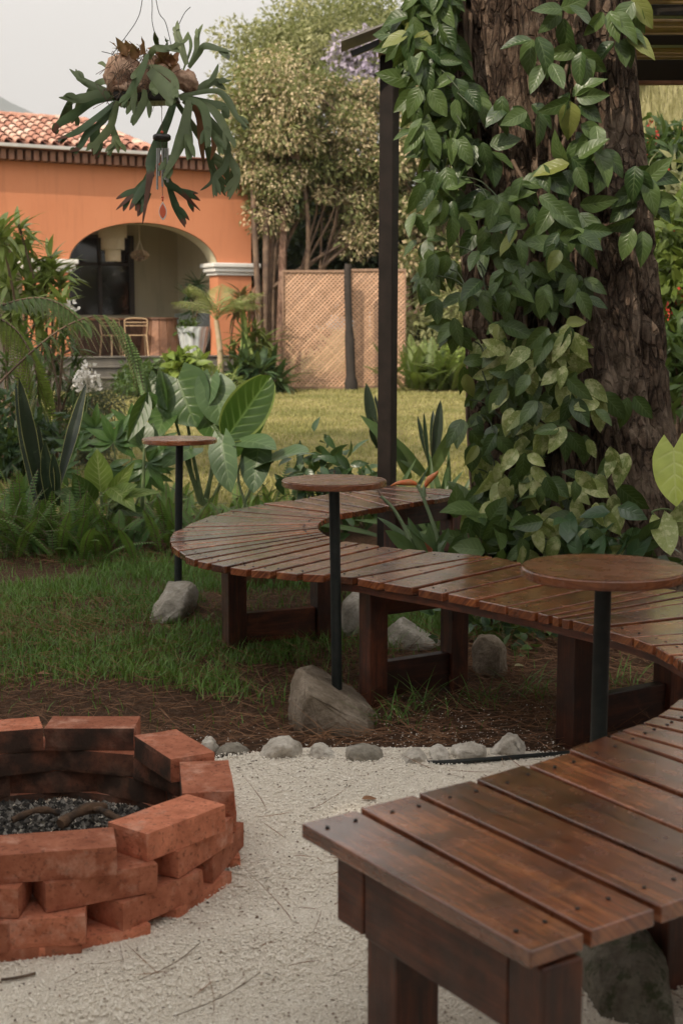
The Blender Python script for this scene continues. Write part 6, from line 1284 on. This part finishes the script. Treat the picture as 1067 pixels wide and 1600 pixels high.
# right-hand side behind the trunk
xs2 = np.linspace(6.0, 40, 24); ys2 = np.linspace(15, 70, 26)
def bank(X, Y_): return gz(X, Y_) - .05 + 10.5 * np.clip((Y_ - 19) / 26, 0, 1) ** 1.0 * np.clip((X - 5.5) / 3.0, 0, 1)
sheet('hillside', np.concatenate([[5.3], xs2]), np.concatenate([ys2, [120]]), bank, simple('dry_bank', (.24, .20, .10), (.13, .13, .05), .95, .8, .5, .05), kind='structure', label='dry grassy bank rising behind the tree at the right')
n = 60000; P = np.column_stack([rng.uniform(5.3, 13, n), rng.uniform(19, 46, n)]); P = P[P[:, 0] < .27 * P[:, 1] + 1]; P = P[P[:, 0] > .17 * P[:, 1]]
grass('bank_grass', np.column_stack([P, bank(P[:, 0], P[:, 1])]), .2 + .6 * rng.random(len(P)), .03, M['drygr'], 'tall pale dry grass on the bank at the right', .7)
pst = pt(1018, 170, 40); t = thing('old_tree', (pst[0], 40, bank(pst[0], 40)), 'stout pinkish trunk in the dry grass on the bank under the pergola beam', 'tree'); mb = MB(); b = np.array([pst[0] - .2, 40, bank(pst[0], 40.) - .5]); tube(mb, smoothpts([b, b + [.2, 0, 2.2], b + [.1, 0, 5], b + [.4, 0, 9]], 6), np.linspace(.95, .55, 19) * (1 + .05 * rng.normal(size=19)), 14)
mb.build('trunk', M['bark_far'], t); mb = MB(); cloud(mb, clumps((b[0], 40, b[2] + 11, 4, 3, 2.4), 40, .5, 1), 8000, .3, .45); mb.build('crown', M['bgl'], t)
for k, (px, py, Y, rx, rz, mt, lb) in enumerate(((985, 190, 44, 60, 60, 'bgl', 'soft green tree on the bank at the left of the old trunk'), (1060, 160, 46, 60, 60, 'bgl', 'green tree on the bank behind and right of the old trunk'), (1020, 90, 50, 120, 80, 'bgd', 'dark tree on top of the bank behind the pergola'))):
    c = pt(px, py, Y); tree('bank_tree', (c[0], Y, float(bank(c[0], Y))), 0, pxe(px, py, rx, rz, Y, 2.0), 5000, .28, M[mt], lb, 30, .4, .9, .15, group='trees on the bank')
def flowerbush(label, cx, cy, Y, rx, rz, mt, n, nf, leaf=.2):
    c = pt(cx, cy, Y); b = (c[0], Y, float(gz(0, Y))); t = thing('flowering_shrub', b, label, 'shrub', 'shrubs behind the trunk at the right'); cl = clumps((c[0], Y, c[2], rx / FPX * Y, .5, rz / FPX * Y), 36, .12, .3, .3); mb = MB(); idx = rng.integers(0, 36, n)
    leaves(mb, cl[idx, :3] + rng.normal(size=(n, 3)) * .12, rdir(n, .2), nrm(rdir(n, .8) + [0, -.5, 0]), leaf * rng.uniform(.6, 1.1, n), leaf * .3, 'lance', .4, .25, rng.random(n), nt=4, ns=2); mb.build('foliage', mt, t)
    mb = MB(); [tube(mb, [np.array(b) + rng.normal(size=3) * .1, cl[k, :3]], .012, 5) for k in range(12)]; mb.build('stem', M['stem_b'], t)
    if nf:
        mb = MB()
        for k in range(nf):
            p = cl[rng.integers(0, 36), :3] + rng.normal(size=3) * .14 + [0, -.25, .05]; m_ = 16; D = rdir(m_, .8); rhombs(mb, p + rng.normal(size=(m_, 3)) * [.012, .012, .035], D, rdir(m_), .035, .02, rng.random(m_))
        mb.build('red_blooms', M['redf'], t)
flowerbush('bright lime leaved shrub at the right photo edge behind the trunk', 1062, 420, 12.5, 42, 110, M['lime'], 1500, 10); flowerbush('green shrub with red flower spikes close behind the trunk', 1030, 275, 14.5, 40, 50, M['mid'], 1100, 14); flowerbush('yellow green leafy shrub below the pergola beam at the right', 1045, 340, 13.5, 45, 60, M['bgy'], 900, 8)
flowerbush('dark leafy shrub behind the trunk foot at the right photo edge', 1075, 560, 12.0, 30, 60, M['mid'], 700, 3)
bush('bank_shrub', 'red flecked grassy shrub on the bank below the old trunk', 1000, 23, 2.7, .8, .5, .7, 3000, .3, .12, M['drygr'], ncl=24)

# ================================================================== HAZE
m = NT('haze'); m.t.nodes.remove(m.p); pv = m.t.nodes.new('ShaderNodeVolumePrincipled'); pv.inputs['Color'].default_value = (.93, .93, .93, 1); pv.inputs['Density'].default_value = .0003; pv.inputs['Anisotropy'].default_value = .3
m.t.links.new(pv.outputs[0], m.out.inputs['Volume'])
mb = MB(); x0, x1, y0, y1, z0, z1 = -3600, 3300, -80, 4800, -8, 960
mb.add([(x, y, z) for x in (x0, x1) for y in (y0, y1) for z in (z0, z1)], [[0, 1, 3, 2], [4, 6, 7, 5], [0, 4, 5, 1], [2, 3, 7, 6], [0, 2, 6, 4], [1, 5, 7, 3]])
tag(mb.build('haze', m.m), 'thin pale haze filling the air to the volcano', 'haze', None, 'stuff')
